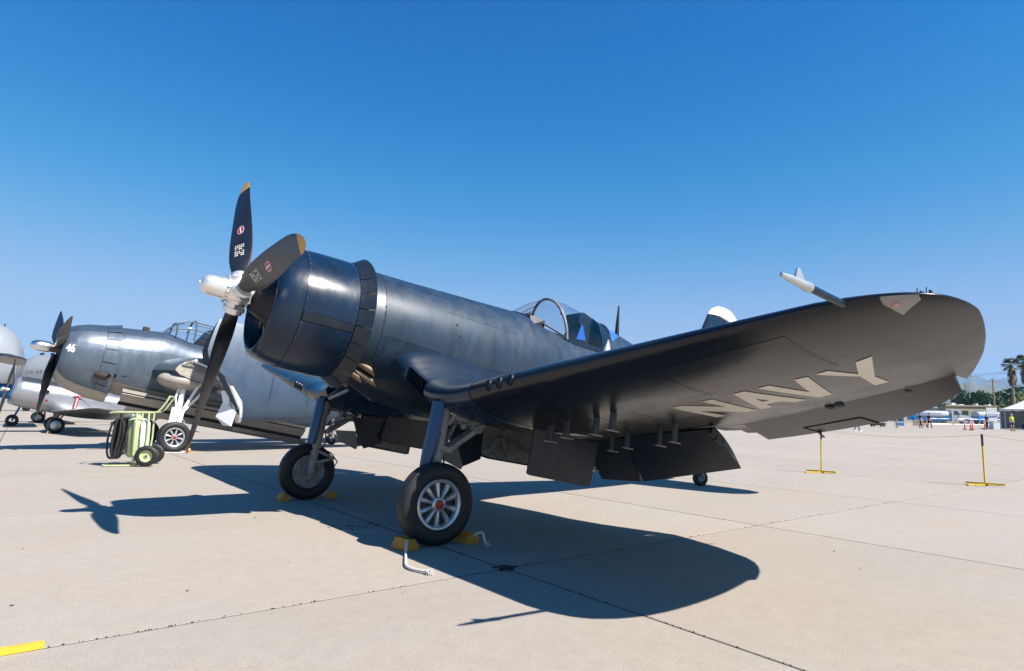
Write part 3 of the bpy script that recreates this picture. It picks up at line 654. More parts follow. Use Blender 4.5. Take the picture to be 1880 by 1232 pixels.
rd = P_('rudder', fin_poly(rud, 0.08, G()), navy)
g = G()
for s in (1, -1):
    g.prism([(-8.60, s*0.058, 1.36), (-8.74, s*0.058, 1.36), (-8.74, s*0.058, 1.70), (-8.60, s*0.058, 1.745)], (0, s*0.004, 0)); g.prism([(-8.74, s*0.058, 1.36), (-8.98, s*0.05, 1.36), (-8.98, s*0.05, 1.47), (-8.74, s*0.058, 1.47)], (0, s*0.004, 0))
P_('tail_letter', g, white_p)
for s in (1, -1):
    g = G(); rings = []
    for y, x0, x1, t in ((0.1, -7.85, -9.1, 0.13), (1.2, -8.02, -9.1, 0.11), (2.1, -8.2, -9.05, 0.08), (2.38, -8.35, -8.95, 0.05), (2.5, -8.55, -8.8, 0.02)):
        up = []; q = np.linspace(0, 2*math.pi, 18, endpoint=False); cx, hw = (x0+x1)/2, (x0-x1)/2
        rings.append([(cx+hw*math.cos(a), s*y, 0.30+0.0*y+t/2*math.sin(a)*(0.5+0.5*math.cos(a)*0.6+0.2)) for a in q])
    g.grid(rings, cv=True, cap=True); P_('tailplane', g, navy)
g = G(); g.tube([(-5.92, 0, 0.86), (-5.90, 0, 1.10), (-5.885, 0, 1.41)], [0.040, 0.030, 0.012], 12); P_('antenna_mast', g, navy_dark)
# --- cockpit and canopy
def arch(x, zb, zt, hw, n=19, lean=0.0):
    return [V3((x+lean*(math.sin(q)), hw*math.cos(q), zb+(zt-zb)*math.sin(q)**0.8)) for q in np.linspace(0, math.pi, n)]
AR = arch(-4.47, 0.465, 1.095, 0.44, 21, 0.16)
def ws_low(q): return V3((-3.70-0.72*abs(math.cos(q))**1.5, 0.47*math.cos(q), 0.735-0.26*abs(math.cos(q))**2))
LOW = [ws_low(q) for q in np.linspace(0, math.pi, 21)]
g = G(); g.grid([LOW, [l*0.5+a*0.5+V3((0, 0, 0.035))*math.sin(q) for l, a, q in zip(LOW, AR, np.linspace(0, math.pi, 21))], AR]); wsg = P_('windshield', g, glass)
g = G(); g.tube(AR, 0.022, 8); P_('windshield_arch', g, grey_metal)
g = G(); g.tube([l+V3((0.0, 0, 0.004)) for l in LOW], 0.013, 6); P_('windshield_sill', g, navy)
for q in (13,):
    g = G(); g.tube([LOW[q], LOW[q]*0.5+AR[q]*0.5+V3((0, 0, 0.035))*math.sin(q*math.pi/20), AR[q]], 0.011, 6); P_('windshield_post', g, navy_dark)
# sliding hood
H1 = arch(-4.72, 0.47, 1.105, 0.43, 21, 0.13); H2 = arch(-4.98, 0.475, 1.065, 0.42, 21, 0.10); H3 = arch(-5.22, 0.475, 1.015, 0.41, 21, 0.05); H4 = arch(-5.42, 0.46, 0.972, 0.40, 21, 0.0)
AR2 = [p+V3((-0.03, 0, 0.0)) for p in AR]
g = G(); g.grid([AR2, H1, H2, H3]); hood = P_('canopy_hood', g, glass)
g = G(); g.tube(H4, 0.02, 6); g.tube([p*1.0 for p in H3], 0.012, 6); P_('hood_rear_frame', g, navy)
g = G(); g.grid([H3, H4]); P_('hood_rear_skin', g, navy)
for s in (1, -1):
    g = G(); i = 0 if s > 0 else 20; g.beam(AR2[i], H4[i], 0.02, 0.07); P_('hood_rail', g, navy)
g = G(); hr = [(-4.98, 1.035), (-4.92, 1.02), (-4.89, 0.96), (-4.90, 0.86), (-4.97, 0.80), (-4.84, 0.54), (-5.30, 0.50), (-5.34, 0.94)]
g.prism([(x, 0.17, z) for x, z in hr], (0, -0.34, 0)); P_('seat_headrest', g, navy_dark, smooth=0)
g = G(); g.prism([(-4.875, 0.175, 0.585), (-5.075, 0.175, 0.60), (-4.975, 0.175, 0.825), (-4.945, 0.175, 0.83)], (0, 0.012, 0)); P_('blue_cloth', g, blue_cover)
for s in (1, -1):
    g = G(); pts = []
    for x, a in ((-5.40, 77), (-5.53, 72.4), (-5.712, 69.3), (-5.72, 63), (-5.62, 55.6), (-5.46, 46), (-5.41, 47.5), (-5.395, 60)): pts.append(V3(fus(x, rad(a if s > 0 else 180-a), 0.006)))
    ctr = sum(pts)/8+V3((0, s*0.018, 0.014)); g.add(pts+[ctr], [(k, (k+1) % 8, 8) for k in range(8)]); P_('rear_quarter_window', g, blue_cover)
g = G(); g.grid([[(x, 0.40, 0.42), (x, 0.38, 0.05), (x, -0.38, 0.05), (x, -0.40, 0.42)] for x in (-3.75, -4.4, -5.2)]); P_('cockpit_tub', g, dark_metal)
g = G(); g.prism([(-3.86, 0.30, 0.55), (-4.12, 0.32, 0.40), (-4.12, 0.30, 0.68), (-3.9, 0.22, 0.72)], (0, -0.6, 0)); P_('instrument_coaming', g, dark_metal)
g = G(); g.box((-4.02, 0, 0.74), (0.07, 0.08, 0.09)); g.tube([(-4.05, 0.0, 0.78), (-4.08, 0, 0.82)], 0.025, 8); P_('gun_sight', g, dark_metal)
g = G(); g.tube([(-4.40, 0.37, 0.86), (-4.40, 0.33, 0.86)], 0.02, 8); g.ball((-4.40, 0.32, 0.86), 0.022, 8, 6); P_('canopy_handle', g, dark_metal)

# --- landing gear
def wheel(parent, cx, cy, cz, s, R=0.402, W=0.205, name='wheel', cap_col=red_p, spokes=10):
    c0 = V3((cx, cy, cz)); k = R/0.402
    g = G(); pr = []
    hw = W/2
    for h, r in ((-0.62, 0.232), (-0.86, 0.255), (-1.0, 0.30), (-0.98, 0.34), (-0.86, 0.378), (-0.62, 0.396), (-0.60, 0.390), (-0.56, 0.398), (-0.22, 0.402), (-0.20, 0.396), (-0.16, 0.402), (0.16, 0.402), (0.20, 0.396), (0.22, 0.402), (0.56, 0.398), (0.60, 0.390), (0.62, 0.396), (0.86, 0.378), (0.98, 0.34), (1.0, 0.30), (0.86, 0.255), (0.62, 0.232)): pr.append((h*hw, r*k))
    g.lathe(pr, c0, (0, 1, 0), 64); 
    fl_ = -(_A[2, 0]*0+1)
    t_ = P_(name, g, rubber, parent)
    g = G(); y0 = s*hw
    g.lathe([(s*0.30*hw, 0.205*k), (s*0.72*hw, 0.212*k), (s*0.80*hw, 0.222*k), (s*0.83*hw, 0.238*k), (s*0.74*hw, 0.25*k)], c0, (0, 1, 0), 48); P_('wheel_rim', g, wheel_silver, t_)
    g = G(); g.lathe([(s*0.15*hw, 0.212*k), (s*0.14*hw, 0.001)], c0, (0, 1, 0), 40); P_('wheel_disc', g, dark_metal if spokes else wheel_silver, t_)
    for i in range(spokes):
        a = i*2*math.pi/spokes+0.15; d = V3((math.cos(a), 0, math.sin(a))); tn = V3((-math.sin(a), 0, math.cos(a)))
        g = G(); rows = []
        for q, wd, hh in ((0.055, 0.014, 0.62), (0.09, 0.018, 0.66), (0.15, 0.026, 0.60), (0.208, 0.034, 0.50)):
            rows.append([c0+d*q*k+tn*wd*k*math.cos(t)+V3((0, s*hw*(0.15+(hh-0.15)*math.sin(t)), 0)) for t in np.linspace(0, math.pi, 9)])
        g.grid(rows); P_('wheel_spoke', g, wheel_silver, t_)
    if spokes:
        g = G(); g.lathe([(s*0.2*hw, 0.075*k), (s*0.62*hw, 0.072*k), (s*0.72*hw, 0.062*k), (s*0.74*hw, 0.048*k)], c0, (0, 1, 0), 28); P_('wheel_hub', g, wheel_silver, t_)
        g = G(); g.lathe([(s*0.70*hw, 0.050*k), (s*0.82*hw, 0.046*k), (s*0.88*hw, 0.03*k), (s*0.885*hw, 0.001)], c0, (0, 1, 0), 24); P_('hub_cap', g, cap_col, t_)
    # inboard face with brake drum
    g = G(); g.lathe([(-s*0.62*hw, 0.235*k), (-s*0.80*hw, 0.235*k), (-s*0.84*hw, 0.22*k), (-s*0.70*hw, 0.205*k), (-s*0.70*hw, 0.18*k), (-s*0.86*hw, 0.175*k), (-s*0.86*hw, 0.14*k), (-s*0.6*hw, 0.12*k), (-s*0.6*hw, 0.001)], c0, (0, 1, 0), 40); P_('brake_drum', g, grey_metal, t_)
    return t_
def zfor(x, y, h): return (h-2.58743-_A[2, 0]*x-_A[2, 1]*y)/_A[2, 2]
for s in (1, -1):
    wx, wy = -1.845, s*1.86; wzc = zfor(wx, wy, 0.396)
    wheel(fp, wx, wy, wzc, s)
    m_ = lambda p: (p[0], s*p[1], p[2])
    # strut fairing: plate in front of the leg
    pl = [(-1.80, 1.60, -0.90), (-1.80, 1.80, -0.90), (-1.79, 1.81, -1.17), (-1.78, 1.80, -1.38), (-1.775, 1.74, -1.56), (-1.775, 1.60, -1.575), (-1.78, 1.57, -1.38), (-1.79, 1.565, -1.20), (-1.80, 1.575, -1.07)]
    g = G(); ctr = V3((0, 1.69, 0)); n = len(pl); outer = [m_((p[0]+0.045-0.5*abs(p[1]-1.69), p[1], p[2])) for p in pl]
    g.prism([m_(p) for p in pl], (0.02, 0, 0))
    cl = [m_((p[0]+0.075, 1.69+(p[1]-1.69)*0.25, p[2])) for p in pl]; g.grid([[V3(m_(p))+V3((0.02, 0, 0)) for p in pl], cl], cv=True); g.add(cl, [tuple(range(n))])
    fair = P_('strut_fairing', g, fairing_blue, smooth=25)
    g = G(); g.tube([m_((-1.87, 1.70, -0.86)), m_((-1.855, 1.71, -1.62))], 0.062, 16); g.tube([m_((-1.855, 1.71, -1.60)), m_((-1.85, 1.715, -1.80))], 0.045, 14); leg = P_('oleo_strut', g, grey_metal)
    g = G(); g.tube([m_((-1.85, 1.715, -1.66)), m_((-1.85, 1.715, -1.76)), m_((-1.85, 1.725, wzc*1.0+0.03))], [0.062, 0.060, 0.05], 14); g.tube([m_((-1.845, 1.70, wzc)), m_((-1.845, 1.86, wzc))], 0.05, 14); g.ball(m_((-1.85, 1.72, wzc+0.01)), 0.055, 12, 8); P_('axle_fork', g, grey_metal, leg)
    g = G()
    g.beam(m_((-1.88, 1.70, -1.66)), m_((-2.12, 1.70, -1.73)), 0.08, 0.035); g.beam(m_((-1.88, 1.71, -1.82)), m_((-2.12, 1.70, -1.74)), 0.09, 0.035); g.tube([m_((-2.12, 1.65, -1.735)), m_((-2.12, 1.76, -1.735))], 0.022, 8); P_('torque_link', g, grey_metal, leg)
    g = G(); g.tube([m_((-1.92, 1.67, -1.35)), m_((-1.97, 1.68, -1.5)), m_((-1.94, 1.68, -1.62)), m_((-2.08, 1.69, -1.66)), m_((-2.21, 1.70, -1.78)), m_((-2.17, 1.71, -1.87)), m_((-2.03, 1.74, -1.88))], 0.010, 6); P_('brake_hose', g, rubber, leg)
    g = G(); g.box(m_((-1.93, 1.71, -1.37)), (0.13, 0.12, 0.06)); g.beam(m_((-1.96, 1.75, -1.37)), m_((-2.285, 1.735, -1.114)), 0.045, 0.05); g.beam(m_((-1.96, 1.63, -1.37)), m_((-2.285, 1.65, -1.114)), 0.03, 0.045)
    P_('drag_link', g, grey_metal, leg)
    g = G(); g.tube([m_((-2.285, 1.63, -1.114)), m_((-2.285, 1.77, -1.114))], 0.045, 16); g.tube([m_((-2.285, 1.765, -1.114)), m_((-2.285, 1.785, -1.114))], 0.02, 10); P_('link_knuckle', g, grey_metal, leg)
    g = G(); g.beam(m_((-2.285, 1.73, -1.114)), m_((-2.47, 1.72, -0.98)), 0.05, 0.055); g.beam(m_((-2.285, 1.72, -1.114)), m_((-2.0, 1.75, -0.94)), 0.03, 0.04); g.beam(m_((-1.93, 1.72, -1.12)), m_((-1.985, 1.76, -0.96)), 0.03, 0.035); g.beam(m_((-1.94, 1.66, -1.35)), m_((-2.10, 1.60, -1.05)), 0.03, 0.03)
    g.box(m_((-2.06, 1.75, -1.0)), (0.16, 0.02, 0.12)); g.ball(m_((-2.13, 1.70, -1.10)), 0.045, 10, 6)
    P_('retraction_links', g, grey_metal, leg)
    # doors
    od = [(-2.665, 2.20, -1.02), (-2.655, 2.20, -1.49), (-2.70, 2.20, -1.505), (-3.55, 2.165, -1.545), (-3.60, 2.165, -1.53), (-3.63, 2.175, -1.05)]
    g = G(); g.prism([m_(p) for p in od], (0, s*0.022, 0)); dr = P_('outer_gear_door', g, navy_dark, smooth=20)
    g = G(); inn = [(-2.70, 2.19, -1.05), (-2.69, 2.19, -1.46), (-3.53, 2.155, -1.51), (-3.58, 2.155, -1.08)]; g.prism([m_(p) for p in inn], (0, -s*0.012, 0))
    for zz in (-1.15, -1.25, -1.35, -1.44): g.beam(m_((-2.74, 2.18, zz)), m_((-3.50, 2.145, zz-0.03)), 0.02, 0.02)
    P_('door_lining', g, grey_primer, dr)
    ind = [(-2.66, 1.25, -1.02), (-2.61, 1.27, -1.34), (-2.66, 1.28, -1.385), (-2.80, 1.29, -1.405), (-3.40, 1.29, -1.42), (-3.42, 1.25, -0.98)]
    g = G(); g.prism([m_(p) for p in ind], (0, -s*0.02, 0)); dr = P_('inner_gear_door', g, navy_dark, smooth=20)
    g = G(); inn = [(-2.69, 1.262, -1.03), (-2.64, 1.282, -1.335), (-2.69, 1.295, -1.365), (-2.80, 1.30, -1.385), (-3.38, 1.30, -1.40), (-3.40, 1.262, -1.0)]; g.prism([m_(p) for p in inn], (0, s*0.012, 0)); P_('door_lining', g, grey_primer, dr)
    g = G(); rib = [m_(p) for p in ((-2.66, 1.31, -1.33), (-2.78, 1.31, -1.30), (-2.86, 1.31, -1.16), (-2.93, 1.31, -1.15), (-3.0, 1.31, -1.26), (-3.08, 1.31, -1.36))]; g.tube(rib, 0.03, 8); P_('stamped_rib', g, grey_primer, dr)
    g = G()
    for q in range(6): x0 = -2.98-q*0.07; g.beam(m_((x0, 1.312, -1.10-0.02*q)), m_((x0-0.09, 1.312, -1.20-0.02*q)), 0.006, 0.004)
    P_('lining_slots', g, black, dr)
    g = G(); g.prism([m_(p) for p in ((-1.98, 1.45, -1.33), (-2.06, 1.45, -1.47), (-2.34, 1.45, -1.56), (-2.36, 1.45, -1.52), (-2.27, 1.40, -1.30))], (0, -s*0.02, 0)); P_('leg_door', g, grey_primer, smooth=20)
    g = G(); g.prism([m_(p) for p in ((-2.15, 1.33, -1.1), (-2.30, 1.33, -1.42), (-2.42, 1.35, -1.53), (-2.66, 1.33, -1.42), (-2.66, 1.30, -1.1))], (0, -s*0.02, 0)); P_('leg_door', g, navy_dark, smooth=20)
# belly
g = G(); rows = []
for x, zb_, hw in ((-1.45, -0.74, 0.30), (-1.9, -0.92, 0.44), (-2.6, -1.00, 0.55), (-3.4, -1.0, 0.55), (-4.2, -0.96, 0.48), (-4.9, -0.86, 0.3)):
    rows.append([(x, hw*math.cos(q), zb_+0.10-0.10*math.sin(q)) for q in np.linspace(0, math.pi, 13)]+[(x, -hw, zb_+0.4), (x, hw, zb_+0.4)])
g.grid(rows, cv=True, cap=True); P_('belly_fairing', g, navy_dark)
g = G(); g.beam((-1.62, -0.95, -0.93), (-1.70, -0.55, -0.80), 0.03, 0.035); P_('belly_brace', g, grey_metal)
# tail wheel
tz = zfor(-8.47, 0, 0.142)
g = G(); g.lathe([(-0.04, 0.06), (-0.06, 0.085), (-0.06, 0.115), (-0.035, 0.14), (0.035, 0.14), (0.06, 0.115), (0.06, 0.085), (0.04, 0.06)], (-8.47, 0, tz), (0.35, 1, 0), 28); tw = P_('tail_wheel', g, rubber)
g = G(); g.lathe([(-0.045, 0.065), (-0.045, 0.001)], (-8.47, 0, tz), (0.35, 1, 0), 16); g.lathe([(0.045, 0.065), (0.045, 0.001)], (-8.47, 0, tz), (0.35, 1, 0), 16); P_('tail_wheel_hub', g, grey_primer, tw)
g = G(); g.tube([(-8.46, 0.09, tz), (-8.36, 0.08, tz+0.2), (-8.3, 0.0, tz+0.30)], 0.022, 8); g.tube([(-8.48, -0.09, tz), (-8.36, -0.08, tz+0.2), (-8.3, 0, tz+0.30)], 0.022, 8); g.tube([(-8.3, 0, tz+0.28), (-8.15, 0, -0.2)], 0.04, 10); P_('tail_wheel_strut', g, grey_metal, tw)

# ------------------------------------------------------------------ generic aircraft skin
def body_fn(tab):
    xs = [r[0] for r in tab]
    def S(x, a, d=0.0):
        zc, ry, t, b, ex = (lerp_tab(x, xs, [r[k] for r in tab]) for k in (1, 2, 3, 4, 5))
        s, c_ = math.sin(a), math.cos(a); e = 2/ex
        h = (t-zc) if s > 0 else (zc-b)
        return (x, (ry+d)*math.copysign(abs(c_)**e, c_), zc+(h+d)*math.copysign(abs(s)**e, s))
    return S, (lambda p: V3((0, -p[1], lerp_tab(p[0], xs, [r[1] for r in tab])-p[2])))
def zone(S, x0, x1, a0, a1, nx=24, na=14):
    return G().grid([[S(x, a) for a in np.linspace(rad(a0), rad(a1), na)] for x in np.linspace(x0, x1, nx)])
def prop(parent, o, R, phi, m_blade, m_hub, n=3, dome=0.4, cmax=0.4, b0=64, b1=20, mk=False):
    o = V3(o); k = R/2.03
    g = G(); g.lathe([(-0.14*k, 0.11*k), (0.12*k, 0.13*k), (0.16*k, 0.15*k), (0.16*k+dome*0.42, 0.155*k), (0.16*k+dome*0.62, 0.13*k), (0.16*k+dome*0.73, 0.085*k), (0.16*k+dome*0.77, 0.03*k), (0.16*k+dome*0.78, 0.001)], o, (1, 0, 0), 24, cap=True); hb = P_('propeller_hub', g, m_hub, parent)
    for i in range(n):
        a = phi+i*2*math.pi/n; ax = V3((0, math.sin(a), math.cos(a))); tg = np.cross((1, 0, 0), ax); sec = []
        for r, c, t in ((0.08, 0.12, 0.95), (0.14, 0.15, 0.75), (0.22, 0.23, 0.35), (0.33, 0.315, 0.17), (0.5, 0.325, 0.11), (0.7, 0.27, 0.08), (0.85, 0.19, 0.06), (0.94, 0.12, 0.05), (0.985, 0.06, 0.05), (1.0, 0.012, 0.05)):
            c = c*cmax/0.4; be = rad(b0+(b1-b0)*r); cd = math.cos(be)*tg+math.sin(be)*V3((1, 0, 0)); nf = -math.sin(be)*tg+math.cos(be)*V3((1, 0, 0))
            sec.append([o+ax*r*R+cd*math.cos(q)*c/2+nf*math.sin(q)*c*t/2 for q in np.linspace(0, 2*math.pi, 14, endpoint=False)])
        P_('propeller_blade', G().grid(sec, cv=True, cap=True), m_blade, hb, smooth=60)
    return hb
def plane_root(name, label, hub, yaw, th, base_x, roll=0.0):
    f = V3((math.cos(th)*math.cos(yaw), math.cos(th)*math.sin(yaw), math.sin(th))); l = V3((-math.sin(yaw), math.cos(yaw), 0)); u = np.cross(f, l)
    A = np.stack([f, l, u], 1); hub = V3(hub); base = V3((hub[0]+base_x*math.cos(yaw), hub[1]+base_x*math.sin(yaw), 0))
    CTX.off = A.T @ (hub-base)
    r = empty(name, label, 'airplane', M=Matrix(((*A[0], base[0]), (*A[1], base[1]), (*A[2], base[2]), (0, 0, 0, 1))))
    def zfor_(x, y, h): return (h-hub[2]-A[2, 0]*x-A[2, 1]*y)/A[2, 2]
    return r, zfor_
# ------------------------------------------------------------------ the grey bomber with folded wings
tb_wing = mat('bomber_wing_paint', (0.040, 0.066, 0.105), 0.36, 0.15, var=0.12, vs=2, rvar=0.06, bump=0.012, bs=2.0, dirt=(0.05, 0.075, 0.11), dscale=3)
tb_side = mat('bomber_grey_paint', (0.095, 0.122, 0.158), 0.36, 0.40, var=0.12, vs=3, rvar=0.07, bump=0.012, bs=2.0, dirt=(0.16, 0.18, 0.21), dscale=4, stretch=(1, 1, .5))
tb_top = mat('bomber_dark_blue_paint', (0.035, 0.055, 0.085), 0.45, var=0.15, vs=4, rvar=0.06)
tb_white = mat('bomber_white_paint', (0.33, 0.30, 0.26), 0.42, var=0.1, vs=5, dirt=(0.33, 0.29, 0.23), dscale=4)
cream = mat('cream_primer', (0.34, 0.315, 0.26), 0.55, var=0.2, vs=6, dirt=(0.22, 0.19, 0.15), dscale=9)
rust = mat('rusty_exhaust', (0.055, 0.040, 0.032), 0.6, 0.5, var=0.3, vs=10)
tbm, tz4 = plane_root('bomber_plane', 'grey blue bomber with number 46 on the cowl and its wings folded back', (1.352, -14.226, 2.822), 0.0796, 0.1411, -3.0)
T = tbm
cowlT = [(-0.08, -0.08, 0.60, 0.53, -0.70, 2.0), (-0.10, -0.08, 0.64, 0.57, -0.76, 2.0), (-0.18, -0.08, 0.71, 0.665, -0.88, 2.05), (-0.35, -0.09, 0.77, 0.75, -1.02, 2.1), (-0.6, -0.1, 0.815, 0.83, -1.12, 2.15), (-0.9, -0.1, 0.84, 0.885, -1.20, 2.2), (-1.37, -0.1, 0.86, 0.935, -1.28, 2.2)]
SC, cinC = body_fn(cowlT)
bodT = [(-1.30, -0.05, 0.80, 0.88, -0.96, 2.2), (-1.45, -0.05, 0.825, 0.935, -0.99, 2.2), (-2.0, -0.05, 0.81, 0.995, -1.05, 2.3), (-2.5, -0.03, 0.79, 1.055, -1.10, 2.4), (-2.8, 0.0, 0.76, 1.02, -1.13, 2.4), (-3.3, 0.0, 0.73, 0.90, -1.16, 2.4), (-5.0, 0.0, 0.72, 0.86, -1.2, 2.3), (-7.0, 0.05, 0.66, 0.80, -1.05, 2.2), (-9.0, 0.15, 0.40, 0.66, -0.45, 2.0), (-10.6, 0.25, 0.10, 0.45, 0.05, 2.0)]
SB, cinB = body_fn(bodT)
for nm, m_, a0, a1 in (('cowl_side', tb_side, -50, 47), ('cowl_top', tb_top, 47, 133), ('cowl_side', tb_side, 133, 230), ('cowl_belly', tb_white, 230, 310)):
    P_(nm, zone(SC, -0.08, -1.02, a0, a1, 30, 24), m_, T)
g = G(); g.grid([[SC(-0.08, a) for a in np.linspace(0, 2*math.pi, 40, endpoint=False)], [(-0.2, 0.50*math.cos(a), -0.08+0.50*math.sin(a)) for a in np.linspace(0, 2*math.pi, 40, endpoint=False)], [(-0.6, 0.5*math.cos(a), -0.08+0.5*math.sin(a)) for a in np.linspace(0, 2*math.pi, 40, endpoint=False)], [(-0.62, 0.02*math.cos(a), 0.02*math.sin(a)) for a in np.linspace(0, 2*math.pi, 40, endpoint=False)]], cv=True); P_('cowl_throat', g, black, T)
for k in range(9):
    a = rad(90+40*k); d = V3((0, math.cos(a), math.sin(a))); g = G(); g.lathe([(0.2, 0.10)]+sum([[(0.24+q*0.03, 0.11), (0.255+q*0.03, 0.09)] for q in range(8)], []), V3((-0.32, 0, -0.05)), d, 12, cap=True); P_('engine_cylinder', g, dark_metal, T)
g = G(); g.lathe([(-0.08, 0.13), (-0.2, 0.2), (-0.35, 0.27)], (0, 0, 0), (1, 0, 0), 20, cap=True); P_('engine_gear_case', g, dark_metal, T)
fa = [-50, -37, -22, -4, 14, 31, 47, 60, 75, 90, 105, 120, 133, 150, 168, 186, 204, 222, 230]
for a0, a1 in zip(fa[:-1], fa[1:]):
    fl_ = 0.028 if -40 < a0 < 40 else (0.06 if 40 <= a0 < 100 else 0.04)
    g = G(); S = lambda u, v: SC(u, v, fl_*(-1.03-u)/0.34); panel(g, S, -1.03, -1.375, rad(a0+0.6), rad(a1-0.6), 5, 5, 0.002, 0.012, cinC)
    P_('cowl_flap', g, tb_top if a0 >= 47 and a1 <= 133 else tb_side, T)
g = zone(lambda x, a: SC(x, a, -0.02), -1.0, -1.30, -50, 230, 4, 60); P_('cowl_flap_gap', g, rust, T)
P_('cowl_belly', zone(SC, -1.02, -1.40, 230, 310, 6, 16), tb_white, T)
g = G(); g.add([SC(-1.39, a) for a in np.linspace(rad(222), rad(318), 20)], [tuple(range(20))]); P_('belly_duct_outlet', g, black, T)
for nm, m_, a0, a1 in (('fuselage_side', tb_side, -40, 46), ('fuselage_top', tb_top, 46, 134), ('fuselage_side', tb_side, 134, 220), ('fuselage_belly', tb_white, 220, 320)):
    P_(nm, zone(SB, -1.30, -10.6, a0, a1, 46, 22), m_, T)
for x0, x1 in ((-1.47, -2.22), (-2.232, -3.1)):
    for a0, a1 in ((-38, -8), (-7, 17), (18, 45)):
        g = G(); panel(g, SB, x0, x1, rad(a0), rad(a1), 8, 8, 0.003, 0.01, cinB); P_('skin_panel', g, tb_side, T)
for x0, x1, a0, a1 in ((-0.42, -1.01, -48, -18), (-0.42, -1.01, -17.3, 20), (-0.42, -1.01, 20.7, 46)):
    g = G(); panel(g, SC, x0, x1, rad(a0), rad(a1), 8, 8, 0.003, 0.01, cinC); P_('cowl_panel', g, tb_side, T)
v, f = text_mesh('46', 0.28)
v, f = subdiv(v, f, 0.03); g = G(); [g.add([V3(SC(-0.15-p[0]*0.72+dx_, (p[1]-0.04)/0.78+0.06+dy_, 0.012+lf)) for p in v], f) for dx_, dy_, lf in ((0, 0, 0.003), (-0.009, 0, 0.002), (0.009, 0, 0.001), (0, 0.010, 0.0015), (0, -0.010, 0.0005))]; P_('number_46', g, white_p, T, fix=False)
prop(T, (0, 0, 0), 2.0, -0.899, blade_m, silver, 3, dome=0.55)
g = G(); dv = unit((-0.80, 0.55, -0.14)); X, Y, D = frame_of(dv); p = V3((-1.06, 0.80, -0.57)); rr = []
for h, r in ((-0.1, 0.13), (0.22, 0.135), (0.235, 0.13), (0.22, 0.115), (0.0, 0.11)): rr.append([p+D*h+r*(1.0*math.cos(q)*X+0.75*math.sin(q)*Y) for q in np.linspace(0, 2*math.pi, 18, endpoint=False)])
g.grid(rr, cv=True); P_('exhaust_pipe', g, rust, T)
g = G(); g.add([p+D*0.14+0.114*(math.cos(q)*X+0.75*math.sin(q)*Y) for q in np.linspace(0, 2*math.pi, 18, endpoint=False)], [tuple(range(18))]); g.prism([SB(-1.4, rad(-32), 0.004), SB(-1.4, rad(-25), 0.004), SB(-1.75, rad(-24), 0.004)], (0, 0.004, 0)); P_('pipe_shade_and_wedge', g, black, T)  # black disc paints the dark inside the pipe; black wedge on the skin behind
# bomb bay edge and open doors along the belly
def strip(name, m_, pts):
    g = G(); g.grid(pts); P_(name, g, m_, T, smooth=30)
xs = np.linspace(-1.68, -7.2, 12); zo = lambda x: -0.83-0.055*(-1.68-x)
strip('bay_sill', tb_white, [[(x, 0.74, zo(x)), (x, 0.86, zo(x)-0.02), (x, 0.86, zo(x)-0.10)] for x in xs])
strip('bay_gap_shade', black, [[(x, 0.80, zo(x)-0.09), (x, 0.80, zo(x)-0.14)] for x in xs])  # black strips paint the shadow in the gaps beside the doors
strip('bomb_bay_door', tb_white, [[(x, 0.85, zo(x)-0.135), (x, 0.86, zo(x)-0.15), (x, 0.66, zo(x)-0.36), (x, 0.62, zo(x)-0.36)] for x in xs])
strip('bay_gap_shade', black, [[(x, 0.60, zo(x)-0.34), (x, 0.58, zo(x)-0.46)] for x in xs])
strip('bomb_bay_door', tb_white, [[(x, 0.60, zo(x)-0.455), (x, 0.40, zo(x)-0.62), (x, 0.1, zo(x)-0.62)] for x in np.linspace(-1.9, -7.4, 12)])
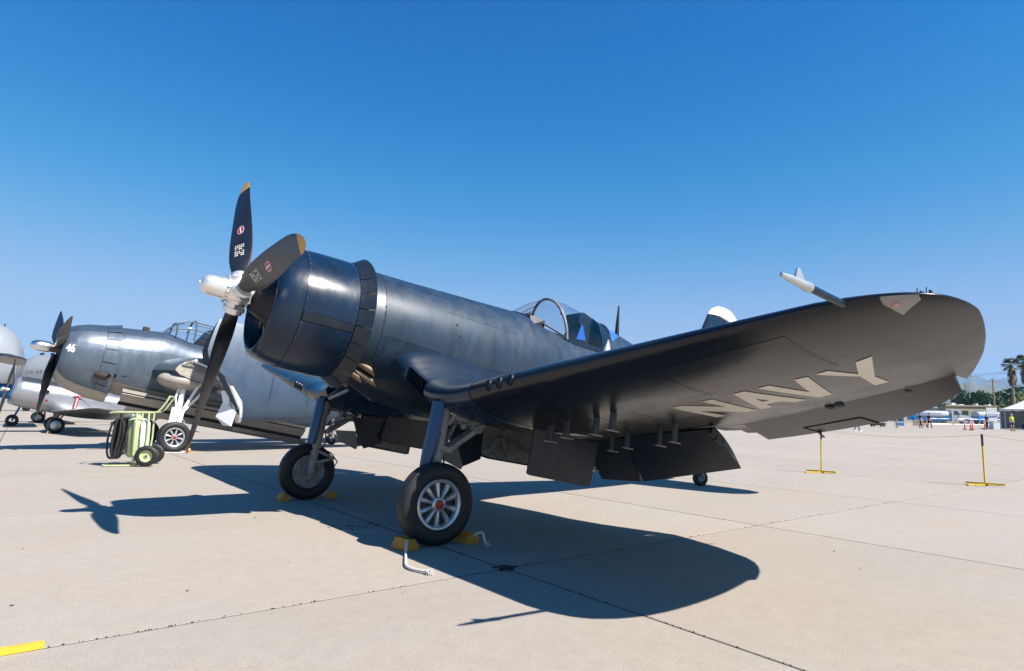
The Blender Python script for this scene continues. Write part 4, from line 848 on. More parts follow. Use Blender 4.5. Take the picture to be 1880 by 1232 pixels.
# cut stub of the wing
def stub_sec(y, xl, xt, z0, th, n=16):
    up, lo = [], []
    for t in np.linspace(0, math.pi, n):
        q = (1-math.cos(t))/2; yt = th*(2.97*math.sqrt(q)-1.26*q-3.516*q*q+2.843*q**3-1.036*q**4)/1.0
        x = xl+(xt-xl)*q; up.append((x, y, z0+yt*1.05-0.10*q)); lo.append((x, y, z0-yt*0.9-0.10*q))
    return up[::-1]+lo[1:]
for s in (1, -1):
    g = G(); STUB = [(-2.60, -0.16), (-2.66, -0.02), (-2.80, 0.11), (-3.05, 0.22), (-3.45, 0.33), (-3.85, 0.30), (-4.15, 0.23), (-4.36, 0.14), (-4.44, 0.0), (-4.42, -0.25), (-4.30, -0.42), (-3.95, -0.46), (-3.5, -0.40), (-3.05, -0.35), (-2.75, -0.28)]
    def stub_ring(y, dx, k, kz): return [(-3.3+(x+3.3)*k+dx, s*y, -0.03+(z+0.03)*kz) for x, z in STUB]
    rings = [stub_ring(y, dx, k, kz) for y, dx, k, kz in ((0.6, 0.28, 1.08, 1.15), (1.2, 0.17, 1.06, 1.1), (1.7, 0.06, 1.03, 1.04), (1.93, 0.01, 1.0, 1.0), (1.98, 0.0, 0.985, 0.97))]
    R0 = np.array(rings); g.grid(R0, cv=True); n = R0.shape[1]; stb = P_('wing_stub', g, tb_side, T)
    fc = np.array(stub_ring(1.975, 0, 0.975, 0.96)); ctr = fc.mean(0)
    g = G(); g.add(fc, [tuple(range(n))]); face = P_('fold_rib_face', g, cream, stb, smooth=0)
    inn = ctr+(fc-ctr)*0.90; g = G(); g.grid([fc+V3((0, s*0.03, 0)), inn+V3((0, s*0.03, 0)), inn], cv=True); P_('rib_flange', g, cream, stb)
    g = G()
    for x, z, r in ((-2.95, 0.10, 0.07), (-3.35, 0.12, 0.05), (-3.9, -0.02, 0.09)): g.lathe([(0, r), (0.03*s, r), (0.03*s, r*0.6), (0, r*0.6)], (x, s*1.985, z), (0, 1, 0), 16)
    g.box((-3.2, s*2.0, 0.02), (0.9, 0.05, 0.03)); g.box((-3.5, s*2.0, -0.10), (0.7, 0.06, 0.05)); g.box((-4.0, s*2.0, 0.05), (0.05, 0.05, 0.22)); P_('rib_fitting', g, grey_metal, stb)
    g = G(); g.tube([(-3.12, s*2.02, 0.16), (-3.45, s*2.08, 0.07)], 0.035, 10); g.tube([(-3.05, s*2.03, 0.20), (-3.15, s*2.03, 0.15)], 0.055, 10); P_('fold_actuator', g, white_p, stb)
    g = G(); g.box((-3.42, s*2.03, 0.27), (0.12, 0.05, 0.06)); g.beam((-3.52, s*2.05, 0.0), (-3.6, s*2.05, -0.16), 0.03, 0.02); P_('red_lock', g, red_p, stb)
    g = G()
    for ph_, r in ((0, 0.16), (0.5, 0.12), (1.1, 0.07)): g.tube([(-4.02+r*math.cos(q), s*(2.05+0.02*math.sin(3*q)), -0.05+r*math.sin(q)*0.9) for q in np.linspace(ph_, ph_+4.6, 14)], 0.012, 6)
    P_('hydraulic_hose', g, rubber, stb)
    g = G(); g.ball((-2.95, s*1.45, -0.42), 1.0, 20, 12, (0.62, 0.55, 0.26)); P_('gear_bay_fairing', g, tb_white, T)
    # leg
    wx, wy = -3.02, s*1.80; wz_ = tz4(wx, wy, 0.425)
    tw_ = wheel(T, wx, wy, wz_, s, 0.43, 0.26, spokes=8)
    g = G(); g.tube([(-3.02, wy-s*0.16, -0.35), (-3.02, wy-s*0.16, wz_+0.45)], 0.075, 14); g.tube([(-3.02, wy-s*0.16, wz_+0.5), (-3.02, wy-s*0.15, wz_)], 0.055, 12); lg = P_('main_gear_leg', g, white_p, T)
    g = G(); g.beam((-3.48, wy, -0.12), (-3.12, wy-s*0.05, -1.18), 0.09, 0.07); g.beam((-3.62, wy-s*0.2, -0.55), (-3.10, wy-s*0.1, -1.28), 0.07, 0.07); g.tube([(-2.95, wy-s*0.12, -0.3), (-2.86, wy-s*0.12, -0.9), (-2.95, wy-s*0.12, -1.2)], 0.03, 8); P_('drag_brace', g, white_p, lg)
    g = G(); g.prism([(-2.80, wy+s*0.02, -1.18), (-2.98, wy+s*0.05, -1.14), (-2.98, wy+s*0.05, -1.66), (-2.80, wy+s*0.0, -1.62)], (0, -s*0.015, 0)); g.prism([(-3.0, wy+s*0.06, -1.20), (-3.14, wy+s*0.04, -1.20), (-3.12, wy+s*0.04, -1.62), (-3.0, wy+s*0.06, -1.62)], (0, -s*0.015, 0)); P_('leg_door', g, white_p, lg, smooth=0)
    g = G(); g.tube([(-3.06, wy-s*0.16, wz_+0.62), (-3.25, wy-s*0.16, wz_+0.45), (-3.08, wy-s*0.15, wz_+0.28)], 0.03, 8); P_('torque_link', g, grey_metal, lg)
    # folded outer wing: leading edge down, laid back along the body
    g = G(); rows = []
    tabw = [(-3.16, 1.18, -0.15, 0.30), (-3.4, 1.43, -0.55, 0.33), (-3.9, 1.47, -1.15, 0.36), (-4.45, 1.46, -1.40, 0.36), (-5.5, 1.45, -1.20, 0.33), (-7.0, 1.42, -0.92, 0.28), (-8.4, 1.36, -0.62, 0.20), (-9.2, 1.2, -0.30, 0.12), (-9.6, 0.8, 0.1, 0.05)]
    tabw = [(-3.62, 1.46, -1.37, 0.38)]+[r for r in tabw if r[0] <= -5.5]
    for x, zt, zb_, th in tabw:
        row = []
        for q in np.linspace(0, 2*math.pi, 40, endpoint=False):
            u = (1-math.cos(q))/2; w_ = math.sin(q); c_ = zt-zb_
            yt = th*(2.97*math.sqrt(max(0, 1-u))-1.26*(1-u)-3.516*(1-u)**2+2.843*(1-u)**3-1.036*(1-u)**4)
            root = (1-u)*0.0
            xo = np.interp(u, [0, 0.08, 0.33, 0.45, 0.58, 0.8, 1.0], [-3.36, -3.28, -3.14, -3.25, -3.75, -4.28, -4.44]) if x > -4 else x
            if s < 0: xo -= 1.5; zt_ = 0.2
            else: zt_ = 0.0
            row.append((xo-(0.0 if x < -4 else 0.0), s*(2.42+(yt if w_ > 0 else -yt)), zt-zt_-u*c_))
        rows.append(row)
    g.grid(rows, cv=True, cap=True); fw = P_('folded_wing', g, tb_wing, T)
    g = G(); fr_ = rows[0]; g.grid([[(p[0]+0.015, p[1], p[2]) for p in fr_[12:29]], [(p[0]-0.06, p[1]+s*0.012, p[2]) for p in fr_[12:29]]]); 
    a_ = [(p[0]+0.02, p[1], p[2]) for p in fr_[10:31]]; g.add(a_, [tuple(range(len(a_)))]); P_('wing_root_rib', g, white_p, fw, smooth=0)
    g = G(); g.prism([(-3.9, s*2.2, -1.28), (-4.15, s*2.2, -1.5), (-4.22, s*2.65, -1.5), (-4.25, s*2.70, -1.1), (-4.0, s*2.3, -0.8)], (0.02, 0, 0)); g.prism([(-3.85, s*2.35, -0.55), (-3.98, s*2.35, -0.9), (-4.08, s*2.55, -0.9), (-4.0, s*2.55, -0.5)], (0.015, 0, 0)); P_('fold_door', g, white_p, fw, smooth=0)
    g = G(); g.tube([(-4.15, s*2.3, 0.02), (-3.7, s*2.3, -0.35)], 0.03, 8); g.tube([(-4.2, s*2.4, -0.2), (-3.75, s*2.25, -0.6)], 0.025, 8); P_('fold_strut', g, cream, fw)
    for xx in (-5.1, -6.3): 
        g = G(); g.box((xx, s*2.80, 0.2), (0.012, 0.01, 1.6)); P_('wing_seam', g, tb_top, fw)
# cockpit
cg = [(-2.50, 0.98, 1.06, 0.40), (-2.78, 0.92, 1.40, 0.44), (-3.05, 0.92, 1.55, 0.45), (-3.3, 0.92, 1.60, 0.45), (-4.0, 0.90, 1.57, 0.45), (-5.2, 0.88, 1.48, 0.45), (-6.0, 0.84, 1.40, 0.42)]
rows = [[(x, hw*math.copysign(abs(math.cos(q))**0.7, math.cos(q)), zb_+(zt-zb_)*math.sin(q)**0.75) for q in np.linspace(0, math.pi, 15)] for x, zb_, zt, hw in cg]
g = G(); g.grid(rows); cp = P_('cockpit_glass', g, glass, T)
for i in (1, 3, 4, 5):
    g = G(); g.tube([V3(p)+V3((0, 0, 0.003)) for p in rows[i]], 0.026, 6); P_('canopy_frame', g, tb_side, cp)
for j in (2, 5, 9, 12):
    g = G(); g.tube([V3(r[j])+V3((0, 0, 0.003)) for r in rows], 0.018, 6); P_('canopy_frame', g, tb_side, cp)
g = G(); g.prism([(-3.42, 0.25, 0.88), (-3.75, 0.25, 1.40), (-3.86, 0.25, 1.42), (-3.9, 0.25, 0.88)], (0, -0.5, 0)); P_('seat_back', g, dark_metal, T, smooth=0)
g = G(); g.prism([(-4.02, 0.36, 0.86), (-4.02, 0.36, 1.40), (-4.12, 0.36, 1.40), (-4.12, 0.36, 0.86)], (0, -0.72, 0)); P_('cockpit_bulkhead', g, cream, T, smooth=0)
g = G(); g.box((-2.02, 0.1, 1.04), (0.16, 0.18, 0.10)); P_('air_scoop', g, rust, T)
g = G(); g.prism([(-9.3, 0.04, 0.6), (-9.9, 0.04, 2.0), (-10.9, 0.04, 2.1), (-11.2, 0.04, 0.3), (-10.5, 0.04, 0.2)], (0, -0.08, 0)); P_('tail_fin', g, tb_side, T)
for s in (1, -1):
    g = G(); g.prism([(-9.6, s*0.1, 0.62), (-10.2, s*3.0, 0.62), (-10.9, s*3.0, 0.62), (-11.0, s*0.1, 0.62)], (0, 0, 0.07)); P_('tailplane', g, tb_side, T)
g = G(); z0 = tz4(-8.6, 0, 0.2); g.lathe([(-0.06, 0.1), (-0.07, 0.17), (-0.04, 0.2), (0.04, 0.2), (0.07, 0.17), (0.06, 0.1)], (-8.6, 0, z0), (0, 1, 0), 20); P_('tail_wheel', g, rubber, T)
g = G(); g.tube([(-8.6, 0.08, z0), (-8.5, 0, z0+0.7)], 0.05, 8); P_('tail_wheel_strut', g, grey_metal, T)
g = G(); g.box((-5.4, 0.3, -1.5), (0.9, 0.5, 0.18)); g.box((-6.5, 0.2, -1.36), (0.25, 0.1, 0.22)); P_('belly_equipment', g, tb_white, T)

# ------------------------------------------------------------------ silver trainer
sil_paint = mat('trainer_silver_paint', (0.33, 0.34, 0.36), 0.34, 0.6, var=0.05, vs=3, rvar=0.05)
sil_dark = mat('trainer_antiglare_paint', (0.03, 0.035, 0.045), 0.5)
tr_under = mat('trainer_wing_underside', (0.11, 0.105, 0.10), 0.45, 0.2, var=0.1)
def make_trainer(label, hub, yaw, th):
    tr, tzf = plane_root('trainer_plane', label, hub, yaw, th, -1.7)
    tab = [(-0.22, 0, 0.52, 0.52, -0.52, 2), (-0.24, 0, 0.56, 0.56, -0.56, 2), (-0.32, 0, 0.62, 0.62, -0.62, 2), (-0.5, 0, 0.66, 0.66, -0.66, 2), (-1.0, 0, 0.67, 0.66, -0.68, 2), (-1.25, 0, 0.665, 0.66, -0.70, 2), (-2.2, 0, 0.60, 0.62, -0.76, 2.2), (-3.2, 0, 0.52, 0.55, -0.72, 2.3), (-5.5, 0.05, 0.40, 0.48, -0.45, 2.2), (-7.6, 0.15, 0.08, 0.35, -0.05, 2)]
    S, ci = body_fn(tab)
    P_('cowl', zone(S, -0.22, -1.22, 0, 360, 26, 48), sil_paint, tr)
    P_('fuselage', zone(lambda x, a: S(x, a, -0.006), -1.22, -7.6, 0, 360, 40, 48), sil_paint, tr)
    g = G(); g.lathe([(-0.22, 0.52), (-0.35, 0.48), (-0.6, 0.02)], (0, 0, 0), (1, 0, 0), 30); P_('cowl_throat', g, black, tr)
    g = zone(lambda x, a: S(x, a, 0.005), -1.23, -2.9, 46, 134, 12, 14); P_('antiglare_panel', g, sil_dark, tr)
    g = zone(lambda x, a: S(x, a, 0.005), -0.42, -1.20, 44, 136, 8, 14); P_('antiglare_panel', g, sil_dark, tr)
    g = zone(lambda x, a: S(x, a, 0.004), -1.20, -1.245, 0, 360, 2, 48); P_('cowl_joint', g, grey_metal, tr)
    g = G(); p = V3(S(-1.42, rad(14))); g.lathe([(-0.05, 0.10), (0.05, 0.08), (0.10, 0.06), (0.10, 0.04), (0.02, 0.03)], p, (-0.5, 0.8, 0.1), 14); P_('exhaust_outlet', g, dark_metal, tr)
    g = G(); g.lathe([(0.0, 0.05), (0.006, 0.05), (0.006, 0.001)], V3(S(-1.5, rad(-18))), -ci(S(-1.5, rad(-18))), 12); P_('red_marker', g, red_p, tr)
    prop(tr, (0, 0, 0), 1.37, rad(-20), rust, silver, 2, dome=0.15, cmax=0.22, b0=55, b1=30)
    for s in (1, -1):
        g = G(); rings = []
        for y, x0, x1, z, t in ((0.4, -1.75, -4.2, -0.66, 0.34), (1.5, -1.85, -4.2, -0.62, 0.30), (3.5, -2.25, -4.15, -0.50, 0.22), (5.8, -2.75, -4.1, -0.32, 0.13), (6.3, -2.95, -3.9, -0.28, 0.05)):
            cx, hw = (x0+x1)/2, (x0-x1)/2; rings.append([(cx+hw*math.cos(q), s*y, z+t*0.5*math.sin(q)*(0.7+0.3*math.cos(q))) for q in np.linspace(0, 2*math.pi, 22, endpoint=False)])
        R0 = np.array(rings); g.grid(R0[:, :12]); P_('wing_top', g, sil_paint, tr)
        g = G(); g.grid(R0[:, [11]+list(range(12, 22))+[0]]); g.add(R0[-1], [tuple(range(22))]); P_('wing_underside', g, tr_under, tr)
        wz_ = tzf(-2.05, s*1.3, 0.34); c0 = V3((-2.05, s*1.3, wz_))
        g = G(); g.lathe([(-0.06, 0.17), (-0.11, 0.21), (-0.11, 0.28), (-0.07, 0.335), (0, 0.345), (0.07, 0.335), (0.11, 0.28), (0.11, 0.21), (0.06, 0.17)], c0, (0, 1, 0), 32); t_ = P_('wheel', g, rubber, tr)
        g = G(); g.lathe([(s*0.10, 0.20), (s*0.115, 0.17), (s*0.12, 0.001)], c0, (0, 1, 0), 28); P_('wheel_cover', g, wheel_silver, t_)
        g = G(); g.tube([(-2.05, s*1.12, wz_), (-2.0, s*1.10, -0.62)], 0.06, 10); g.tube([(-2.05, s*1.14, wz_+0.1), (-2.3, s*1.05, -0.65)], 0.035, 8); g.tube([(-2.05, s*1.3, wz_), (-2.05, s*1.10, wz_)], 0.05, 8); P_('gear_leg', g, grey_metal, tr)
        g = G(); g.prism([(-7.0, s*0.05, 0.22), (-7.4, s*1.9, 0.22), (-8.1, s*1.9, 0.22), (-8.2, s*0.05, 0.22)], (0, 0, 0.06)); P_('tailplane', g, sil_paint, tr)
    g = G(); g.prism([(-6.8, 0.03, 0.4), (-7.5, 0.03, 1.25), (-7.9, 0.03, 1.3), (-8.3, 0.03, 0.9), (-8.2, 0.03, 0.1)], (0, -0.06, 0)); P_('tail_fin', g, sil_paint, tr)
    rows = [[(x, 0.36*math.cos(q), 0.52+(zt-0.52)*math.sin(q)**0.7) for q in np.linspace(0, math.pi, 11)] for x, zt in ((-2.5, 0.55), (-2.85, 0.98), (-4.6, 1.0), (-5.4, 0.55))]
    g = G(); g.grid(rows); cp = P_('cockpit_glass', g, glass, tr)
    for r in rows[1:3]: P_('canopy_frame', G().tube(r, 0.02, 6), sil_paint, cp)
    z0 = tzf(-7.0, 0, 0.16); g = G(); g.lathe([(-0.05, 0.08), (-0.06, 0.13), (0, 0.16), (0.06, 0.13), (0.05, 0.08)], (-7.0, 0, z0), (0, 1, 0), 18); P_('tail_wheel', g, rubber, tr)
    g = G(); g.tube([(-7.0, 0, z0), (-6.8, 0, z0+0.45)], 0.04, 8); P_('tail_wheel_strut', g, grey_metal, tr)
    return tr, S
tr1, ST = make_trainer('silver trainer airplane with black antiglare panel parked behind the grey bomber', (2.72, -28.35, 1.88), 0.02, rad(9))
v, f = text_mesh('NAVY', 0.95, bold=0.01)
g = G(); g.add([(-3.45+p[1]*1.0-0.05*p[0], 2.2+p[0]*1.05, -0.715+0.08*(p[0])) for p in v], f); P_('wing_letters', g, sil_dark, tr1, fix=False)
off_tr = CTX.off.copy()
g = G(); pp = V3(ST(-2.62, rad(12), 0.05))
g.box(pp+V3((0, 0.03, 0)), (0.36, 0.03, 0.05)); g.box(pp+V3((0.02, 0.03, -0.36)), (0.13, 0.012, 0.70))
CTX.off = off_tr
rs_ = P_('warning_streamer', g, red_p, tr1, smooth=0)
g = G()
for k in range(7): g.box(pp+V3((0.02, 0.038, -0.12-k*0.08)), (0.05, 0.004, 0.045))
P_('streamer_print', g, white_p, rs_, smooth=0)
g = G(); g.tube([pp+V3((-0.15, 0.03, 0)), pp+V3((-1.3, 0.4, -0.12))], 0.012, 6); P_('streamer_cord', g, dark_metal, tr1)
make_trainer('farther silver trainer airplane, mostly hidden behind the nearer trainer', (3.25, -46.2, 1.88), 0.02, rad(9))

# ------------------------------------------------------------------ blue biplane at the left edge
bi_blue = mat('biplane_blue_paint', (0.01, 0.11, 0.30), 0.35, var=0.1)
bi_navy = mat('biplane_dark_blue_paint', (0.02, 0.03, 0.06), 0.4, var=0.1)
bi, bzf = plane_root('biplane', 'blue biplane with a dark blue upper wing at the far left edge', (3.7, -38.5, 2.05), 0.02, rad(9), -1.4)
S, ci = body_fn([(-0.25, 0, 0.35, 0.35, -0.35, 2), (-0.6, 0, 0.42, 0.42, -0.42, 2), (-1.5, 0, 0.40, 0.44, -0.46, 2.5), (-3.5, 0, 0.36, 0.42, -0.42, 2.6), (-6.6, 0.1, 0.06, 0.25, 0.0, 2)])
P_('fuselage', zone(S, -0.25, -6.6, 0, 360, 24, 32), bi_blue, bi)
for k in range(7):
    a = rad(90+k*360/7); d = V3((0, math.cos(a), math.sin(a))); g = G(); g.lathe([(0.18, 0.08)]+sum([[(0.22+q*0.035, 0.085), (0.237+q*0.035, 0.065)] for q in range(7)], []), (-0.28, 0, 0), d, 10, cap=True); P_('engine_cylinder', g, silver if k % 2 else dark_metal, bi)
prop(bi, (0, 0, 0), 1.3, rad(-24), rust, silver, 2, dome=0.12, cmax=0.22, b0=55, b1=30)
for s in (1, -1):
    for nm, z, yt, x0, x1 in (('upper_wing', 1.66, 4.2, 0.35, -1.20), ('lower_wing', -0.42, 4.5, -1.3, -2.75)):
        g = G(); rings = []
        for y, k in ((0.0, 1), (yt-0.6, 1), (yt-0.2, 0.8), (yt, 0.4)):
            cx, hw = (x0+x1)/2, (x0-x1)/2*k; rings.append([(cx+hw*math.cos(q), s*y, z+0.02*y+0.085*math.sin(q)) for q in np.linspace(0, 2*math.pi, 18, endpoint=False)])
        R0 = np.roll(np.array(rings), 3, axis=1); g.grid(R0[:, :14]); g.add(R0[-1], [tuple(range(18))]); P_(nm, g, bi_navy, bi)
        g = G(); g.grid(R0[:, [13]+list(range(14, 18))+[0]]); P_('wing_underside', g, tb_white, bi)
    for x in (-0.1, -0.9):
        g = G(); g.beam((x+0.2, s*3.6, 1.65), (x-0.15, s*3.4, -0.34), 0.06, 0.03); P_('wing_strut', g, bi_navy, bi)
    wz_ = bzf(-1.35, s*0.9, 0.31); g = G(); g.lathe([(-0.06, 0.14), (-0.09, 0.2), (-0.09, 0.27), (0, 0.31), (0.09, 0.27), (0.09, 0.2), (0.06, 0.14)], (-1.35, s*0.9, wz_), (0, 1, 0), 24); P_('wheel', g, rubber, bi)
    g = G(); g.tube([(-1.35, s*0.8, wz_), (-1.6, s*0.35, -0.4)], 0.05, 8); P_('gear_leg', g, bi_blue, bi)
z0 = bzf(-6.2, 0, 0.12); g = G(); g.lathe([(-0.04, 0.06), (-0.05, 0.12), (0.05, 0.12), (0.04, 0.06)], (-6.2, 0, z0), (0, 1, 0), 14); P_('tail_wheel', g, rubber, bi)
g = G(); g.prism([(-5.6, 0.03, 0.2), (-6.2, 0.03, 1.1), (-6.8, 0.03, 1.0), (-6.9, 0.03, 0.0)], (0, -0.06, 0)); P_('tail_fin', g, bi_blue, bi)

# ------------------------------------------------------------------ grey transports far behind on the left
grey_t = mat('transport_grey_paint', (0.22, 0.24, 0.265), 0.5, var=0.05, vs=0.3)
grey_l = mat('transport_lettering', (0.07, 0.078, 0.09), 0.5)
CTX.off = None
def transport(label, base, yaw, tab, gearx):
    t = empty('transport_plane', label, 'airplane', M=Matrix.Translation(base) @ Matrix.Rotation(yaw, 4, 'Z'))
    CTX.off = V3((0, 0, 0)); S, ci = body_fn(tab)
    P_('fuselage', zone(S, tab[0][0], tab[-1][0], 0, 360, 60, 48), grey_t, t)
    for x in gearx:
        for s in (1, -1):
            g = G(); g.lathe([(-0.25, 0.2), (-0.25, 0.5), (0.25, 0.5), (0.25, 0.2)], (x, s*1.8, 0.5), (0, 1, 0), 20, cap=True); P_('wheel', g, rubber, t)
            g = G(); g.tube([(x, s*1.8, 0.5), (x, s*1.6, tab[3][4]+0.6)], 0.2, 8); P_('gear_leg', g, grey_metal, t)
    return t, S
# long fuselage lying across the view, nose to the left
t1, S1 = transport('long pale grey transport jet with U.S. AIR FORCE lettering far behind', (1.4, -116.5, 0), rad(-36.7), [(6.0, 4.2, 0.05, 4.3, 4.1, 2), (4.5, 4.5, 1.7, 6.0, 3.0, 2), (2, 4.9, 2.9, 7.8, 2.0, 2), (0, 5.2, 3.4, 8.75, 1.6, 2), (-30, 5.2, 3.4, 8.75, 1.6, 2), (-44, 6.3, 1.2, 8.4, 4.5, 2), (-50, 7.2, 0.2, 7.5, 7.0, 2)], (0.0, -14, -17, -20))
v, f = text_mesh('U.S. AIR FORCE', 0.72, bold=0.006); 
g = G(); g.add([V3(S1(-0.6-p[0]*1.0, rad(13)+(p[1]-0.3)/3.5, 0.03)) for p in v], f); P_('air_force_lettering', g, grey_l, t1, fix=False)
for x in (0.2, -1.4, -6.0):
    g = G(); g.prism([(x, 0.05, 8.7), (x-0.3, 0.05, 9.05), (x-0.8, 0.05, 9.05), (x-0.7, 0.05, 8.7)], (0, -0.1, 0)); P_('blade_antenna', g, dark_metal, t1)
for s in (1, -1):
    g = G(); g.prism([(-20, s*3.2, 7.4), (-32, s*22, 6.6), (-35, s*22, 6.6), (-30, s*3.2, 7.4)], (0, 0, 0.5)); P_('wing', g, grey_t, t1)
g = G(); g.prism([(-40, 0.3, 8.2), (-46, 0.3, 16), (-51, 0.3, 16), (-49, 0.3, 7.5)], (0, -0.6, 0)); P_('tail_fin', g, grey_t, t1)
t2, S2 = transport('huge pale grey transport nose rising above the blue biplane at left', (8.6, -102.6, 0), rad(143.3), [(6.0, 6.0, 0.05, 7.0, 5.2, 2), (5.7, 6.2, 1.4, 8.6, 4.2, 2), (4.9, 6.5, 2.7, 10.4, 3.2, 2), (3.6, 6.8, 3.7, 11.3, 2.3, 2), (2.4, 6.9, 4.1, 11.8, 2.0, 2), (-2, 7.1, 4.5, 12.6, 1.8, 2), (-8, 7.1, 4.5, 13.0, 1.8, 2), (-34, 7.1, 4.5, 13.0, 1.8, 2), (-48, 9, 1.0, 12.0, 7.0, 2)], (0.0, -16, -19, -22))
for x in (3.2, 2.0):
    g = G(); g.tube([V3(S2(x, rad(80))), V3(S2(x, rad(80)))+V3((0.1, 0, 0.35))], 0.07, 6); P_('blade_antenna', g, dark_metal, t2)
CTX.off = None

# ------------------------------------------------------------------ wheeled fire extinguisher
lime = mat('pale_lime_paint', (0.46, 0.52, 0.27), 0.42, var=0.08, vs=8, dirt=(0.35, 0.38, 0.20), dscale=10)
CTX.off = V3((0, 0, 0))
fe = empty('fire_extinguisher_cart', 'pale lime wheeled fire extinguisher cart with coiled black hose on the apron', 'fire extinguisher', loc=(-0.10, -8.66, 0.002), rz=rad(162))
g = G(); g.lathe([(0.17, 0.06), (0.18, 0.14), (0.215, 0.185), (0.26, 0.20), (0.92, 0.20), (0.97, 0.185), (1.01, 0.14), (1.03, 0.06), (1.08, 0.05), (1.10, 0.02)], (0.02, 0.08, 0), (0, 0, 1), 32, cap=True); P_('tank', g, lime, fe)
g = G(); g.lathe([(0.30, 0.085), (0.33, 0.10), (0.90, 0.10), (0.95, 0.085), (0.98, 0.03)], (0.19, -0.06, 0), (0, 0, 1), 20, cap=True); P_('gas_cylinder', g, mat('gas_cylinder_paint', (0.55, 0.56, 0.47), 0.4, var=0.05), fe)
g = G(); g.box((0.20, -0.165, 0.66), (0.13, 0.004, 0.5)); P_('label_plate', g, white_p, fe, smooth=0)
tb_ = [(-0.47, -0.17, 1.13), (-0.40, -0.2, 1.145), (0.32, -0.2, 1.145), (0.42, -0.2, 1.16), (0.49, -0.2, 1.22), (0.60, -0.2, 1.40), (0.63, -0.2, 1.47), (0.635, -0.13, 1.50), (0.635, 0.27, 1.50), (0.63, 0.34, 1.47), (0.60, 0.34, 1.40), (0.49, 0.34, 1.22), (0.42, 0.34, 1.16), (0.32, 0.34, 1.145), (-0.40, 0.34, 1.145), (-0.47, 0.31, 1.13), (-0.48, 0.07, 1.13), (-0.47, -0.17, 1.13)]
g = G(); g.tube(tb_, 0.018, 8); P_('push_handle', g, lime, fe)
for x, y in ((0.04, -0.2), (0.27, -0.2), (0.04, 0.34), (0.27, 0.34)):
    g = G(); g.tube([(x, y, 1.14), (x, y, 0.6), (x if x < 0.2 else x-0.03, y, 0.30 if x > 0.2 else 0.02)], 0.019, 8); P_('upright_tube', g, lime, fe)
g = G(); g.tube([(0.10, -0.2, 0.022), (-0.50, -0.2, 0.022), (-0.54, -0.16, 0.022), (-0.54, 0.30, 0.022), (-0.50, 0.34, 0.022), (0.10, 0.34, 0.022)], 0.02, 8); P_('base_frame', g, lime, fe)
g = G(); g.beam((0.30, -0.2, 0.24), (0.05, -0.2, 0.03), 0.03, 0.03); g.beam((0.30, 0.34, 0.24), (0.05, 0.34, 0.03), 0.03, 0.03); g.tube([(0.30, -0.3, 0.225), (0.30, 0.44, 0.225)], 0.018, 8); P_('axle', g, lime, fe)
g = G(); g.box((0.04, 0.07, 0.14), (0.05, 0.5, 0.05)); P_('tank_cradle', g, lime, fe)
for y in (-0.30, 0.44):
    c0 = V3((0.30, y, 0.225)); g = G(); g.lathe([(-0.05, 0.12), (-0.058, 0.15), (-0.055, 0.19), (-0.03, 0.22), (0.03, 0.22), (0.055, 0.19), (0.058, 0.15), (0.05, 0.12)], c0, (0, 1, 0), 36); w_ = P_('wheel', g, rubber, fe)
    g = G(); g.lathe([(-0.052, 0.125), (-0.045, 0.118), (-0.01, 0.11), (0.0, 0.05), (-0.02, 0.045), (-0.025, 0.001)], c0, (0, 1, 0), 30); g.lathe([(0.052, 0.125), (0.02, 0.11), (0.01, 0.001)], c0, (0, 1, 0), 30); P_('wheel_rim', g, lime, w_)
    g = G(); g.tube([c0+V3((0, -0.026, 0)), c0+V3((0, -0.034, 0))], 0.022, 10); P_('wheel_nut', g, dark_metal, w_)
for k in range(13):
    cx = -0.30+rng.normal(0, 0.03); wx_ = rng.uniform(0.03, 0.15); zt = 1.0+rng.uniform(-0.02, 0.03); zb = rng.uniform(0.12, 0.26); y0 = -0.20+k*0.032+rng.normal(0, 0.01); pts = []
    for q in np.linspace(0, 2*math.pi, 26, endpoint=True):
        pts.append((cx+wx_*math.copysign(abs(math.cos(q))**0.7, math.cos(q))+0.04*math.sin(q*1.0), y0+0.02*math.sin(2*q+k), (zt+zb)/2+(zt-zb)/2*math.sin(q)))
    g = G(); g.tube(pts, 0.021, 8, cap=False); P_('hose_loop', g, mat('black_hose', (0.018, 0.018, 0.02), 0.45, var=0.2, vs=10), fe)
g = G(); g.tube([(-0.36, -0.05, 1.0), (-0.12, -0.03, 1.02)], 0.03, 8); g.tube([(-0.30, 0.0, 1.14), (-0.30, 0.0, 0.98)], 0.025, 8); P_('hose_hanger', g, dark_metal, fe)
g = G(); g.tube([(0.02, 0.08, 1.08), (0.02, 0.08, 1.13)], 0.03, 10); g.tube([(-0.10, 0.06, 1.09), (0.08, 0.06, 1.09)], 0.02, 8); g.ball((-0.09, 0.02, 1.08), 0.035, 8, 6); P_('valve', g, silver, fe)
g = G(); g.tube([(-0.06, -0.1, 0.98), (-0.13, -0.18, 0.7), (-0.12, -0.2, 0.35), (-0.16, -0.2, 0.25)], 0.02, 8); P_('nozzle_hose', g, MATS['black_hose'], fe)

